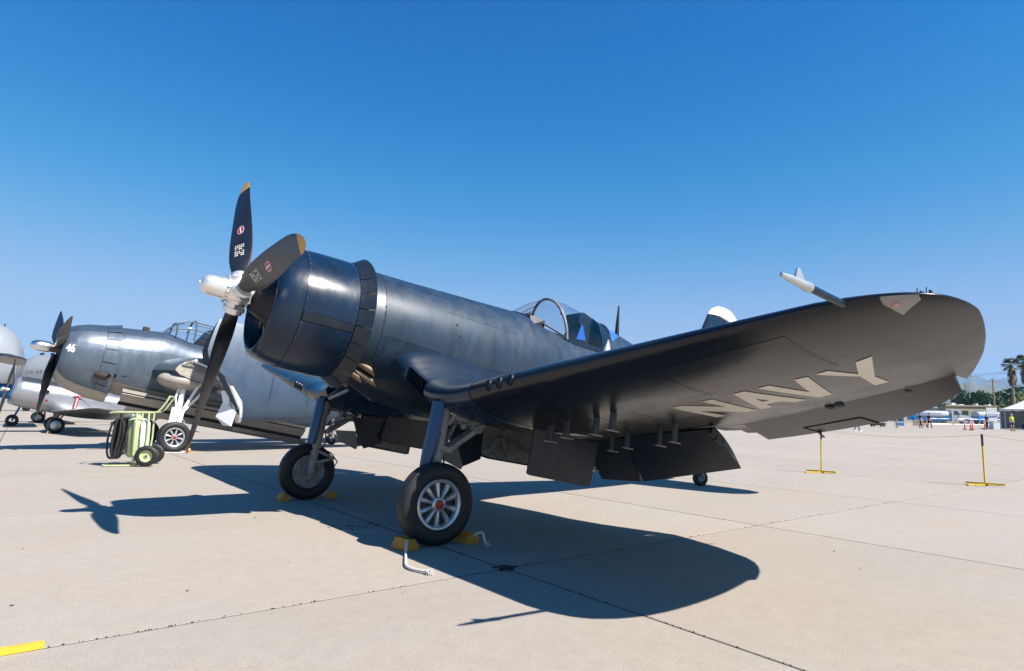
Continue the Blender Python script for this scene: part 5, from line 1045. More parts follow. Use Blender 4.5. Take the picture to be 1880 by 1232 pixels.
# ------------------------------------------------------------------ wheel chocks with ropes
def chock_mesh():
    g = G(); prof = [(-0.075, 0.0), (0.075, 0.0), (0.078, 0.035), (0.035, 0.098), (-0.03, 0.10), (-0.072, 0.04)]
    rows = []
    for y, k in ((-0.125, 0.90), (-0.115, 1.0), (0.115, 1.0), (0.125, 0.90)): rows.append([(x*k, y, max(0.0, z*k)) for x, z in prof])
    return g.grid(rows, cv=True, cap=True)
CTX.off = V3((0, 0, 0))
def chock(label, x, y, rz, group, m=chock_y):
    c = empty('wheel_chock', label, 'wheel chock', loc=(x, y, 0.002), rz=rz, group=group)
    P_('block', chock_mesh(), m, c, smooth=20)
    return c
def rope_on(parent, pts, r=0.0125, fray=True):
    # resample to a smooth rope in the parent's frame
    P = np.array(pts, float); t = np.linspace(0, len(P)-1, 40); i = np.clip(t.astype(int), 0, len(P)-2); f = (t-i)[:, None]
    p0, p1, p2, p3 = P[np.clip(i-1, 0, None)], P[i], P[i+1], P[np.clip(i+2, None, len(P)-1)]
    Q = 0.5*((2*p1)+(-p0+p2)*f+(2*p0-5*p1+4*p2-p3)*f**2+(-p0+3*p1-3*p2+p3)*f**3)
    g = G(); g.tube(Q, [r*(1+0.12*math.sin(k*2.4)) for k in range(40)], 9); ro = P_('rope', g, rope_m, parent)
    if fray:
        e = Q[-1]; d = unit(Q[-1]-Q[-3]); g = G()
        for k in range(46):
            u = unit(d*1.0+rng.normal(0, 0.55, 3)); a = e+rng.normal(0, 0.006, 3); g.tube([a-d*0.02, a+u*rng.uniform(0.015, 0.03), a+u*rng.uniform(0.03, 0.05)+V3((0, 0, -0.008))], [0.004, 0.0035, 0.002], 4)
        fr = P_('rope_fray', g, rope_m, ro, fix=False); fr['kind'] = 'stuff'
GC = 'yellow chocks at the navy fighter wheels'
c = chock('yellow chock in front of the near navy fighter wheel, rope trailing forward', -1.215, 1.83, rad(8), GC)
rope_on(c, [(x*0.990+y*0.139, -x*0.139+y*0.990, z) for x, y, z in ((0.03, 0.10, 0.09), (0.07, 0.16, 0.07), (0.14, 0.28, 0.016), (0.24, 0.47, 0.013), (0.325, 0.64, 0.013), (0.345, 0.76, 0.014), (0.315, 0.89, 0.016), (0.29, 0.96, 0.02))])
c = chock('yellow chock behind the near navy fighter wheel, short frayed rope', -1.875, 1.87, rad(186), GC)
rope_on(c, [(0.0, -0.10, 0.06), (0.02, -0.15, 0.10), (0.04, -0.21, 0.11), (0.03, -0.25, 0.06), (0.03, -0.27, 0.02), (0.02, -0.30, 0.018)])
chock('yellow chock in front of the far navy fighter wheel', -1.22, -1.90, rad(-4), GC); chock('yellow chock behind the far navy fighter wheel', -1.90, -1.88, rad(176), GC)
GB = 'yellow chocks at the grey bomber wheel'
c = chock('yellow chock in front of the near grey bomber wheel, tied by a slack rope', -1.13, -12.55, 0, GB)
rope_on(c, [(0.0, 0.12, 0.10), (-0.12, 0.2, 0.03), (-0.40, 0.26, 0.014), (-0.62, 0.22, 0.03), (-0.76, 0.13, 0.11)], 0.015, False)
chock('yellow chock behind the near grey bomber wheel', -1.87, -12.60, rad(180), GB)
GT = 'tan chocks at the silver trainer wheel'
tan_m = mat('tan_chock_paint', (0.50, 0.36, 0.14), 0.6, var=0.15)
chock('tan chock in front of the near silver trainer wheel', 1.08, -27.0, 0, GT, tan_m); chock('tan chock behind the near silver trainer wheel', 0.22, -27.0, rad(180), GT, tan_m)

# ------------------------------------------------------------------ yellow rope posts
post_y = mat('post_yellow_paint', (0.60, 0.40, 0.03), 0.5, var=0.12, vs=10); post_b = mat('post_dark_sleeve', (0.02, 0.03, 0.05), 0.5)
def rope_post(label, x, y, rz, lean=(0.0, 0.0)):
    p = empty('rope_post', label, 'barrier post', loc=(x, y, 0.002), rz=rz, group='yellow rope posts around the airplanes')
    lx_, ly_ = lean
    g = G(); g.tube([(0, 0, 0.02), (lx_*0.78, ly_*0.78, 0.78)], 0.017, 10); P_('pole', g, post_y, p)
    g = G(); g.tube([(lx_*0.77, ly_*0.77, 0.77), (lx_, ly_, 1.0)], 0.021, 10); P_('pole_sleeve', g, post_b, p)
    for a in (0, 1):
        g = G(); d = (1, 0.25) if a == 0 else (0.62, -0.5); g.beam((-0.40*d[0], -0.40*d[1], 0.017+0.022*a), (0.40*d[0], 0.40*d[1], 0.017+0.022*a), 0.05, 0.03); P_('base_bar', g, post_y, p, smooth=0)
    return p
rope_post('yellow rope post under the navy wing tip, left one of two', -12.99, -0.25, rad(140), (0.03, 0.0))
rope_post('yellow rope post standing alone at right on the concrete', -13.42, 2.80, rad(140))
rope_post('yellow rope post at the lower left corner, only a base bar showing', 1.995, 3.02, rad(-12))
rope_post('yellow rope post beyond the right edge of the view', -13.9, 6.6, rad(140))
yr = mat('yellow_rope', (0.60, 0.50, 0.20), 0.8)
def hang(label, a, b, sag):
    a, b = V3(a), V3(b); pts = [a+(b-a)*t+V3((0, 0, -4*sag*t*(1-t))) for t in np.linspace(0, 1, 24)]
    CTX.off = None; g = G(); g.tube(pts, 0.0055, 6); tag(g.build('barrier_rope', yr), label, 'rope', 'thin yellow ropes between the posts'); CTX.off = V3((0, 0, 0))
hang('thin yellow rope sagging between the two standing posts', (-13.0, -0.25, 0.99), (-13.42, 2.8, 0.99), 0.10)
hang('thin yellow rope running from the lone right post out of view', (-13.42, 2.8, 0.99), (-13.9, 6.6, 0.99), 0.16)

# ------------------------------------------------------------------ far right: people, barriers, trucks, tent, buildings, trees
HAZE = 0.00013
CTX.off = None
PHX = V3((-0.8015, 0.598, 0)); PHF = V3((-0.598, -0.8015, 0))
skin = mat('skin', (0.42, 0.26, 0.18), 0.6); hair_m = mat('hair_dark', (0.03, 0.022, 0.018), 0.7)
def cloth(name, c): return mat('cloth_'+name, c, 0.85, var=0.12, vs=12)
def skin_mesh(name, chains, m, parent):
    # chains: lists of (point, radius) joined where points coincide; grown with a Skin modifier and baked
    V, E, Rr = [], [], []
    idx = {}
    for ch in chains:
        prev = None
        for p, r in ch:
            k = tuple(round(c, 3) for c in p)
            if k not in idx: idx[k] = len(V); V.append(p); Rr.append(r)
            if prev is not None and prev != idx[k] and (prev, idx[k]) not in E: E.append((prev, idx[k]))
            prev = idx[k]
    me = bpy.data.meshes.new(name); me.from_pydata(V, E, []); ob = bpy.data.objects.new(name, me); COL.objects.link(ob)
    sk = ob.modifiers.new('skin', 'SKIN'); ob.modifiers.new('sub', 'SUBSURF').levels = 1
    if not me.skin_vertices: 
        bm = bmesh.new(); bm.from_mesh(me); bm.verts.layers.skin.verify(); bm.to_mesh(me); bm.free()
    for i, r in enumerate(Rr): me.skin_vertices[0].data[i].radius = (r, r)
    me.skin_vertices[0].data[0].use_root = True
    dg = bpy.context.evaluated_depsgraph_get(); dg.update(); nm = bpy.data.meshes.new_from_object(ob.evaluated_get(dg)); bpy.data.objects.remove(ob); ob = bpy.data.objects.new(name, nm); COL.objects.link(ob)
    nm.name = name; nm.shade_smooth(); nm.materials.clear(); nm.materials.append(m); ob.parent = parent; return ob
def person(label, loc, rz, shirt, trousers, shorts=False, stride=0.0, cap=None, h=1.75, arms='down', shoes=(0.02, 0.02, 0.02), vest=None):
    p = empty('person', label, 'person', loc=(*loc, 0), rz=rz); k = h/1.75; q = lambda x, y, z: (x*k, y*k, z*k)
    st = stride; pel = q(0, 0, 0.95); L = []
    feet = {}
    for s in (1, -1):
        fx_ = st*s; kn = q(0.03+fx_*0.55+0.05*abs(st), s*0.10, 0.50); an = q(fx_*1.05-0.02, s*0.10, 0.085+(0.06 if fx_ < -0.1 else 0)); to = q(fx_*1.05+0.16, s*0.11, 0.03); hip = q(0, s*0.09, 0.90)
        feet[s] = (hip, kn, an, to)
    sh = {s: q(0.0, s*0.19, 1.42) for s in (1, -1)}
    def arm(s):
        if arms == 'down': return [(q(0, 0, 1.38), .10*k), (sh[s], 0.058*k), (q(-0.02-0.12*st*s, s*0.25, 1.14), 0.043*k), (q(0.05-0.25*st*s, s*0.25, 0.90), 0.032*k), (q(0.07-0.28*st*s, s*0.24, 0.80), 0.030*k)]
        return [(q(0, 0, 1.38), .10*k), (sh[s], 0.058*k), (q(0.04, s*0.27, 1.16), 0.043*k), (q(0.22, s*0.12, 1.22), 0.032*k), (q(0.27, s*0.05, 1.24), 0.03*k)]
    chains = [[(pel, 0.125*k), (q(0, 0, 1.15), 0.125*k), (q(0, 0, 1.38), 0.10*k), (q(0.01, 0, 1.50), 0.052*k), (q(0.02, 0, 1.60), 0.088*k), (q(0.02, 0, 1.70), 0.075*k)]]
    for s in (1, -1):
        hip, kn, an, to = feet[s]; chains.append([(pel, 0.125*k), (hip, 0.085*k), (kn, 0.055*k), (an, 0.04*k), (to, 0.03*k)]); chains.append(arm(s))
    skin_mesh('body', chains, skin, p)
    tr_ = []
    for s in (1, -1):
        hip, kn, an, to = feet[s]
        if shorts: tr_.append([(q(0, 0, 1.0), 0.135*k), (pel, 0.14*k), (hip, 0.10*k), (tuple(0.25*a+0.75*b for a, b in zip(hip, kn)), 0.08*k)])
        else: tr_.append([(q(0, 0, 1.0), 0.135*k), (pel, 0.14*k), (hip, 0.10*k), (kn, 0.072*k), (tuple(0.08*a+0.92*b for a, b in zip(kn, an)), 0.06*k)])
    skin_mesh('shorts' if shorts else 'trousers', tr_, cloth(*trousers), p)
    sc = [[(q(0, 0, 0.98), 0.138*k), (q(0, 0, 1.15), 0.142*k), (q(0, 0, 1.38), 0.118*k)]]
    for s in (1, -1): a = arm(s); sc.append([(q(0, 0, 1.38), 0.118*k), (sh[s], 0.075*k), (tuple(0.3*u+0.7*v for u, v in zip(sh[s], a[2][0])), 0.06*k)])
    skin_mesh('shirt', sc, cloth(*shirt), p)
    for s in (1, -1):
        _, _, an, to = feet[s]; g = G(); g.ball(((an[0]+to[0])/2, an[1], an[2]*0.5+0.01), 0.09*k, 10, 6, (1.5, 0.6, 0.62)); CTX.off = V3((0, 0, 0)); P_('shoe', g, mat('shoe_%d' % int(shoes[0]*100), shoes, 0.6), p)
    g = G(); g.ball(q(0.012, 0, 1.665), 0.098*k, 12, 8, (1.0, 0.86, 0.95)); P_('cap' if cap else 'hair', g, cloth(*cap) if cap else hair_m, p)
    if cap: g = G(); g.ball(q(0.11, 0, 1.66), 0.06*k, 10, 5, (1.1, 1.0, 0.2)); P_('cap_brim', g, cloth(*cap), p)
    for s in (1, -1): g = G(); g.ball(q(0.105, s*0.033, 1.63), 0.012*k, 6, 4); P_('eye', g, black, p)
    g = G(); g.ball(q(0.115, 0, 1.60), 0.018*k, 6, 4, (1, 0.8, 1.4)); P_('nose', g, skin, p)
    return p
DK = ('black', (0.015, 0.016, 0.02)); JE = ('denim', (0.08, 0.14, 0.26))
person('person in dark uniform walking, left one of a pair far off', (-82.0, -24.2), rad(150), ('navy', (0.03, 0.035, 0.06)), DK, stride=0.24)
person('person in black clothes walking, right one of a pair far off', (-82.9, -23.6), rad(150), DK, DK, stride=-0.18)
person('person in lime safety vest and dark shorts by the tent', (-79.6, -14.75), rad(60), ('lime', (0.42, 0.62, 0.04)), DK, shorts=True, cap=('cream', (0.55, 0.52, 0.45)), stride=0.06)
person('person in orange vest at the right edge under the tent', (-82.5, -14.2), rad(-20), ('orange', (0.75, 0.12, 0.03)), DK)
person('person in black shirt and tan shorts beside the folding table', (-80.2, -26.1), rad(120), DK, ('tan', (0.25, 0.17, 0.09)), shorts=True)
person('person in blue jeans and white shoes walking behind the navy wing', (-52.8, -17.9), rad(150), ('pale', (0.5, 0.5, 0.5)), JE, stride=0.30, shoes=(0.7, 0.7, 0.7))
person('person in dark clothes standing beside the pale grey bin', (-88.2, -19.5), rad(-30), ('maroon', (0.06, 0.02, 0.025)), DK)
CTX.off = V3((0, 0, 0))
# orange channelizer posts
org = mat('orange_plastic', (0.72, 0.09, 0.03), 0.5); wht_band = mat('reflective_band', (0.8, 0.8, 0.8), 0.4)
def channelizer(label, x, y):
    c = empty('channelizer_post', label, 'traffic post', loc=(x, y, 0.0), group='orange traffic posts in front of the barriers')
    g = G(); g.lathe([(0, 0.22), (0.05, 0.21), (0.07, 0.09)], (0, 0, 0), (0, 0, 1), 14, cap=True); P_('rubber_base', g, rubber, c)
    g = G(); g.lathe([(0.06, 0.075), (0.95, 0.06), (1.0, 0.03), (1.02, 0.03), (1.05, 0.05), (1.08, 0.04)], (0, 0, 0), (0, 0, 1), 14, cap=True); P_('tube', g, org, c)
    for z in (0.62, 0.82): g = G(); g.lathe([(z, 0.072), (z+0.09, 0.071)], (0, 0, 0), (0, 0, 1), 14); P_('band', g, wht_band, c)
channelizer('orange traffic post, left one of the near trio', -79.6, -18.95); channelizer('orange traffic post, nearest and middle one of the trio', -77.5, -17.75); channelizer('orange traffic post, right one of the near trio', -82.0, -19.0)
channelizer('orange traffic post standing alone right of the trio', -85.5, -18.9); channelizer('orange traffic post behind the silver trainer wheel', 1.0, -49.5)
g = G(); g.lathe([(0, 0.2), (0.03, 0.2), (0.04, 0.14), (0.70, 0.03), (0.71, 0.02)], (0, 0, 0), (0, 0, 1), 16, cap=True)
cone = empty('traffic_cone', 'orange traffic cone beside the two walking people', 'traffic cone', loc=(-92.0, -27.2, 0)); P_('cone_body', g, org, cone)
g = G(); g.lathe([(0.32, 0.098), (0.45, 0.076)], (0, 0, 0), (0, 0, 1), 16); P_('white_band', g, wht_band, cone)
# steel crowd barriers
steel = mat('galvanised_steel', (0.42, 0.43, 0.44), 0.4, 0.8)
def barrier(label, pos, rz):
    b = empty('crowd_barrier', label, 'barrier', loc=(pos[0], pos[1], 0), rz=rz, group='steel crowd barriers before the trucks')
    g = G(); g.tube([(-1.1, 0, 0.2), (-1.1, 0, 1.0), (-1.02, 0, 1.08), (1.02, 0, 1.08), (1.1, 0, 1.0), (1.1, 0, 0.2), (-1.1, 0, 0.2)], 0.02, 6); P_('outer_frame', g, steel, b)
    for x in np.linspace(-0.95, 0.95, 14): g = G(); g.tube([(x, 0, 0.2), (x, 0, 1.06)], 0.009, 4); P_('bar', g, steel, b, smooth=0)
    for x in (-0.8, 0.8): g = G(); g.tube([(x, -0.32, 0.01), (x-0.1, -0.25, 0.06), (x, 0, 0.22), (x+0.1, 0.25, 0.06), (x, 0.32, 0.01)], 0.017, 5); P_('foot', g, steel, b)
    return b
b0 = V3((-115.2, -34.9, 0))
for k, lab in enumerate(['leftmost, behind the walking pair', 'second from left, below the white truck cab door', 'third from left, under the white truck hood', 'fourth from left, left of the orange posts', 'fifth from left, behind the orange posts', 'sixth from left, before the second water truck', 'rightmost, beside the banner']):
    barrier('steel crowd barrier, '+lab, b0+PHX*2.25*k*0.98+PHF*0.3*math.sin(k*2.2), rad(143.3+4*math.sin(k*1.7)))
# two water trucks
tr_white = mat('truck_white_paint', (0.45, 0.46, 0.48), 0.3, coat=0.3); tr_blue = mat('truck_blue_paint', (0.01, 0.16, 0.42), 0.35); tglass = mat('truck_glass', (0.03, 0.06, 0.07), 0.08, spec=0.8)
def truck(label, loc, rz, words):
    t = empty('water_truck', label, 'truck', loc=loc, rz=rz); H = V3
    g = G(); cab = [(-0.2, 0.55), (-0.2, 2.75), (0.0, 2.85), (1.0, 2.85), (1.25, 2.7), (1.75, 1.85), (1.75, 0.55)]
    g.prism([(x, -1.15, z) for x, z in cab], (0, 2.3, 0)); P_('cab', g, tr_white, t, smooth=20)
    g = G(); hd = [(1.75, 0.65), (1.75, 1.80), (2.6, 1.68), (3.2, 1.45), (3.35, 1.1), (3.35, 0.6)]; g.prism([(x, -1.0, z) for x, z in hd], (0, 2.0, 0)); P_('hood', g, tr_white, t, smooth=30)
    for s in (1, -1):
        g = G(); g.prism([(0.15, s*1.16, 1.75), (0.15, s*1.16, 2.6), (0.85, s*1.16, 2.6), (1.3, s*1.16, 1.75)], (0, s*0.01, 0)); P_('side_window', g, tglass, t, smooth=0)
        g = G(); g.prism([(0.05, s*1.155, 0.62), (0.05, s*1.155, 1.65), (1.4, s*1.155, 1.65), (1.4, s*1.155, 0.62)], (0, s*0.008, 0)); d_ = P_('door', g, tr_white, t, smooth=0)
        g = G(); g.box((0.35, s*1.17, 1.35), (0.3, 0.01, 0.06)); g.box((0.35, s*1.17, 1.22), (0.22, 0.01, 0.04)); P_('door_lettering', g, tr_blue, d_, smooth=0)
        g = G(); g.box((1.45, s*1.4, 1.95), (0.12, 0.18, 0.45)); P_('mirror', g, dark_metal, t, smooth=0)
        g = G(); g.lathe([(s*0.86, 0.35), (s*0.84, 0.62), (s*1.12, 0.62), (s*1.16, 0.5)], (2.35, 0, 0.62), (0, 1, 0), 20); P_('fender', g, tr_white, t)
        for x in (2.35, -4.6, -5.9):
            g = G(); c0 = (x, s*0.98, 0.5); g.lathe([(-0.14, 0.3), (-0.15, 0.45), (-0.1, 0.5), (0.1, 0.5), (0.15, 0.45), (0.14, 0.3)], c0, (0, 1, 0), 24); w_ = P_('wheel', g, rubber, t)
            g = G(); g.lathe([(s*0.14, 0.3), (s*0.08, 0.26), (s*0.10, 0.12), (s*0.16, 0.10), (s*0.16, 0.001)], c0, (0, 1, 0), 20); P_('wheel_rim', g, wheel_silver, w_)
        g = G(); g.box((3.36, s*0.72, 1.05), (0.04, 0.3, 0.22)); P_('headlight', g, lens_m, t, smooth=0)
    g = G(); g.prism([(1.26, -0.98, 2.68), (1.26, 0.98, 2.68), (1.78, 0.98, 1.86), (1.78, -0.98, 1.86)], (0.012, 0, 0.008)); P_('windscreen', g, tglass, t, smooth=0)
    g = G(); g.box((3.37, 0, 1.1), (0.03, 0.9, 0.55)); P_('grille', g, dark_metal, t, smooth=0)
    g = G(); g.box((3.45, 0, 0.55), (0.2, 2.2, 0.28)); P_('bumper', g, tr_white, t)
    g = G(); g.box((-2.4, 0, 0.75), (8.2, 0.9, 0.25)); P_('chassis', g, dark_metal, t, smooth=0)
    g = G(); rows = []
    for x, k in ((-7.0, 0.55), (-6.95, 0.92), (-6.8, 1.0), (-0.9, 1.0), (-0.7, 0.92), (-0.65, 0.55)): rows.append([(x, k*1.15*math.copysign(abs(math.cos(q))**0.8, math.cos(q)), 1.85+k*0.72*math.copysign(abs(math.sin(q))**0.8, math.sin(q))) for q in np.linspace(0, 2*math.pi, 28, endpoint=False)])
    g.grid(rows, cv=True, cap=True); tk_ = P_('water_tank', g, tr_white, t)
    for s in (1, -1):
        g = G(); g.prism([(-7.1, s*1.12, 0.65), (-7.1, s*1.12, 1.65), (-5.6, s*1.12, 1.65), (-5.4, s*1.12, 1.2), (-1.6, s*1.12, 1.2), (-0.6, s*1.12, 1.75), (-0.6, s*1.12, 0.65)], (0, s*0.08, 0)); P_('blue_side_skirt', g, tr_blue, t, smooth=0)
        v, f = text_mesh(words, 0.46, bold=0.012); g = G(); w = v[:, 0].max()
        g.add([(-3.8+(p[0]-w/2)*(-s)*1.0 if s > 0 else -3.8+(p[0]-w/2), s*(1.165-0.10*((p[1]-0.1)/0.5)**2), 1.90+p[1]) for p in v], f); P_('tank_lettering', g, tr_blue, tk_, fix=False)
    for x in (-5.0, -2.6): g = G(); g.lathe([(0, 0.28), (0.12, 0.28), (0.14, 0.2)], (x, 0, 2.55), (0, 0, 1), 16, cap=True); P_('tank_hatch', g, steel, tk_)
    g = G(); g.box((-7.3, 0, 1.0), (0.4, 2.0, 0.7)); P_('spray_bar_box', g, tr_blue, t, smooth=0)
    g = G(); g.tube([(-0.40, 0.9, 0.7), (-0.40, 0.9, 3.0)], 0.07, 8); P_('exhaust_pipe', g, steel, t)
    return t
truck('white and blue water truck with its cab showing behind the barriers', (-145.3, -42.6, 0), rad(130), 'POTABLE WATER')
truck('white and blue water truck with its tank beside the tent', (-156.5, -36.3, 0), rad(146), 'POTABLE WATER')
# tent
tent_w = mat('tent_white_vinyl', (0.60, 0.60, 0.61), 0.55); tent_in = mat('tent_inside', (0.30, 0.29, 0.28), 0.8)
tn = empty('event_tent', 'white peaked event tent with scalloped valance at the right edge', 'tent', loc=(-93.4, -19.2, 0), rz=rad(110))
TX, TY = V3((math.cos(rad(110)), math.sin(rad(110)), 0)), V3((math.cos(rad(200)), math.sin(rad(200)), 0))
W_, D_ = 12.0, 7.0   # local x to the right in view, y away
g = G(); c4 = [(0, 0, 2.45), (W_, 0, 2.45), (W_, D_, 2.45), (0, D_, 2.45)]; rg = [(3.6, D_/2, 4.4), (W_-3.6, D_/2, 4.4)]
def sl(a, b, n=9): return [V3(a)*(1-t)+V3(b)*t-V3((0, 0, 0.18*math.sin(math.pi*t))) for t in np.linspace(0, 1, n)]
g.grid([sl(c4[0], rg[0]), sl(c4[1], rg[1])]); g.grid([sl(c4[3], rg[0]), sl(c4[2], rg[1])]); g.grid([sl(c4[0], rg[0]), sl(c4[3], rg[0])]); g.grid([sl(c4[1], rg[1]), sl(c4[2], rg[1])]); P_('tent_roof', g, tent_w, tn, fix=False)
g = G()
def val(a, b, n):
    a, b = V3(a), V3(b)
    for i in range(n):
        top = [a+(b-a)*((i+t)/n) for t in np.linspace(0, 1, 7)]; bot = [p-V3((0, 0, 0.16+0.14*math.sin(math.pi*t))) for p, t in zip(top, np.linspace(0, 1, 7))]; g.grid([top, bot])
val(c4[0], c4[1], 14); val(c4[0], c4[3], 8); val(c4[3], c4[2], 14); P_('scalloped_valance', g, tent_w, tn, smooth=0, fix=False)
for x, y in ((0.05, 0.05), (4, 0.05), (8, 0.05), (0.05, D_), (4, D_), (8, D_), (12, D_)): g = G(); g.tube([(x, y, 0), (x, y, 2.45)], 0.045, 8); P_('tent_pole', g, steel, tn)
g = G(); g.grid([[(0.1, D_-0.05, 0), (0.1, D_-0.05, 2.4)], [(W_, D_-0.05, 0), (W_, D_-0.05, 2.4)]]); P_('back_wall', g, tent_in, tn, smooth=0)
for x, lab in ((1.4, 'left one'), (5.2, 'right one')):
    tbl = empty('draped_table', 'long table with a dark cloth under the tent, '+lab, 'table', loc=tuple(V3((-93.4, -19.2, 0))+TX*(x+0.4)+TY*1.2), rz=rad(110)); g = G(); g.box((0.9, 0, 0.74), (1.9, 0.75, 0.03)); P_('tabletop', g, white_p, tbl, smooth=0)
    g = G(); g.box((0.9, 0, 0.36), (1.86, 0.72, 0.72)); P_('table_cloth', g, cloth('midnight', (0.015, 0.018, 0.03)), tbl, smooth=0)
# banner and bin
bn = empty('banner', 'pale banner with a dark blue printed strip left of the tent', 'banner', loc=(-91.8, -20.0, 0), rz=rad(143.3))
g = G(); g.box((0, 0, 1.45), (1.35, 0.03, 1.7)); P_('banner_sheet', g, mat('banner_grey', (0.45, 0.47, 0.50), 0.7), bn, smooth=0)
g = G(); g.box((0.05, -0.02, 1.55), (1.0, 0.012, 0.36)); P_('blue_strip', g, mat('banner_blue', (0.02, 0.06, 0.25), 0.7), bn, smooth=0)
g = G()
for k in range(6): g.box((-0.33+k*0.14, -0.03, 1.58+0.03*(k % 2)), (0.07, 0.006, 0.12))
P_('strip_print', g, wht_band, bn, smooth=0)
for x in (-0.66, 0.66): g = G(); g.tube([(x, 0, 0), (x, 0, 2.4)], 0.03, 6); P_('banner_post', g, steel, bn)
g = G(); 
for k in range(7): g.prism([(-0.66+k*0.19, -0.01, 2.36), (-0.66+k*0.19+0.18, -0.01, 2.36), (-0.66+k*0.19+0.09, -0.01, 2.62)], (0, 0.02, 0))
P_('pennant_trim', g, white_p, bn, smooth=0)
bi_ = empty('storage_bin', 'pale grey square bin left of the tent', 'bin', loc=(-90.0, -19.3, 0), rz=rad(143.3))
g = G(); g.prism([(-0.38, -0.38, 0), (0.38, -0.38, 0), (0.38, 0.38, 0), (-0.38, 0.38, 0)], (0, 0, 0.85)); P_('bin_body', g, mat('bin_grey', (0.50, 0.51, 0.52), 0.5, var=0.06), bi_, smooth=0)
g = G(); g.box((0, 0, 0.88), (0.82, 0.82, 0.06)); P_('bin_lid', g, mat('bin_lid_grey', (0.42, 0.43, 0.45), 0.5), bi_, smooth=0)
# things under the far wing edge
ft = empty('folding_table', 'white folding table seen below the navy aileron', 'table', loc=(-81.5, -27.3, 0), rz=rad(143.3))
g = G(); g.box((0, 0, 0.73), (1.5, 0.7, 0.04)); P_('tabletop', g, white_p, ft, smooth=0)
for x in (-0.6, 0.6):
    for y in (-0.28, 0.28): g = G(); g.tube([(x, y, 0), (x, y, 0.72)], 0.02, 6); P_('leg', g, steel, ft)
wg = empty('equipment_trolley', 'low black equipment trolley beside the white folding table', 'trolley', loc=(-83.2, -29.5, 0), rz=rad(143.3))
g = G(); g.prism([(-0.8, -0.3, 0.16), (-0.75, -0.3, 0.42), (-0.3, -0.3, 0.50), (0.2, -0.3, 0.44), (0.8, -0.3, 0.52), (0.85, -0.3, 0.16)], (0, 0.6, 0)); P_('trolley_body', g, black, wg, smooth=0)
for x in (-0.6, 0.6):
    for y in (-0.3, 0.3): g = G(); g.lathe([(-0.04, 0.12), (0.04, 0.12)], (x, y, 0.12), (0, 1, 0), 14, cap=True); P_('wheel', g, rubber, wg)
cl = empty('cooler_box', 'blue and white cooler box on the far apron', 'cooler', loc=(-97.5, -32.7, 0), rz=rad(143.3)); g = G(); g.box((0, 0, 0.25), (0.95, 0.5, 0.5)); P_('cooler_body', g, mat('cooler_blue', (0.04, 0.12, 0.30), 0.5), cl); g = G(); g.box((0, 0, 0.53), (0.98, 0.53, 0.06)); P_('cooler_lid', g, white_p, cl)
sand = mat('sandbag_cloth', (0.42, 0.32, 0.22), 0.9, var=0.2, rnd=0.25)
sb0 = V3((-104.0, -33.4, 0)); kk = 0
for row in range(4):
    for col in range(6-row//2):
        ob = empty('sandbag', 'tan sandbag in the low stack far left of the white truck', 'sandbag', loc=tuple(sb0+PHX*(col*0.30+0.15*(row % 2))+V3((0, 0, row*0.2))), rz=rad(143.3+rng.uniform(-12, 12)), group='tan sandbags in a stack')
        g = G(); g.ball((0, 0, 0.10), 0.17, 10, 6, (1.0, 1.3, 0.62)); P_('bag', g, sand, ob); g = G(); g.ball((0.17, 0, 0.11), 0.035, 6, 4); P_('tied_end', g, sand, ob)
# buildings
tanw = mat('tan_stucco', (0.30, 0.255, 0.17), 0.85, var=0.08, vs=0.5)
def bpt(u, d=0): return V3((-170.0, -51.6, 0))+PHX*u+PHF*d
bl = empty('tan_building', 'long low tan flat roofed building behind the water trucks', 'building', loc=tuple(bpt(0)), rz=rad(143.3))
g = G(); g.box((7.2, 5, 2.0), (15, 10, 4.0)); P_('wall', g, tanw, bl, smooth=0)
g = G(); g.box((7.2, -0.02, 4.05), (15.3, 0.5, 0.3)); P_('parapet', g, tanw, bl, smooth=0)
for x in (1.5, 4.2, 7, 10, 13): g = G(); g.box((x, -0.03, 2.3), (1.4, 0.06, 1.2)); w_ = P_('window', g, tglass, bl, smooth=0); g = G(); g.box((x, -0.07, 1.66), (1.6, 0.1, 0.08)); P_('sill', g, white_p, w_, smooth=0)
for x, w, h in ((2.9, 0.9, 0.6), (4.8, 1.2, 0.3), (8.5, 0.4, 0.5), (11.5, 0.6, 0.4)): g = G(); g.box((x, 2.5, 4.1+h/2), (w, 1.2, h)); P_('roof_vent', g, white_p, bl)
bl2 = empty('grey_roof_building', 'small building with a grey sloping roof left of the tan building', 'building', loc=tuple(bpt(-4.6, 2)), rz=rad(143.3))
g = G(); g.box((0, 3, 1.7), (9, 6, 3.4)); P_('wall', g, mat('grey_stucco', (0.33, 0.32, 0.29), 0.85), bl2, smooth=0)
g = G(); g.prism([(-4.8, -0.3, 3.4), (-4.8, 3, 4.4), (-4.8, 6.3, 3.4)], (9.6, 0, 0)); P_('roof', g, mat('grey_shingle', (0.16, 0.165, 0.16), 0.9, var=0.15), bl2, smooth=0)
# utility poles and wire
wood = mat('weathered_wood', (0.23, 0.17, 0.11), 0.9, var=0.2, vs=3)
def upole(label, x, y, h, arms):
    p = empty('utility_pole', label, 'utility pole', loc=(x, y, 0), rz=rad(143.3)); g = G(); g.tube([(0, 0, 0), (0, 0, h)], [0.17, 0.12], 10); P_('pole', g, wood, p)
    for z in arms: g = G(); g.box((0, 0, z), (2.4, 0.12, 0.12)); a = P_('crossarm', g, wood, p, smooth=0); g = G(); [g.lathe([(0, 0.05), (0.18, 0.04)], (xx, 0, z+0.06), (0, 0, 1), 8, cap=True) for xx in (-1.0, -0.4, 0.4, 1.0)]; P_('insulators', g, steel, a)
upole('bare brown wooden utility pole in front of the green trees', -148.8, -36.2, 9.0, (8.4,)); upole('dark utility pole with crossarms before the hills', -232.1, -67.6, 12.2, (11.6, 10.9))
CTX.off = None
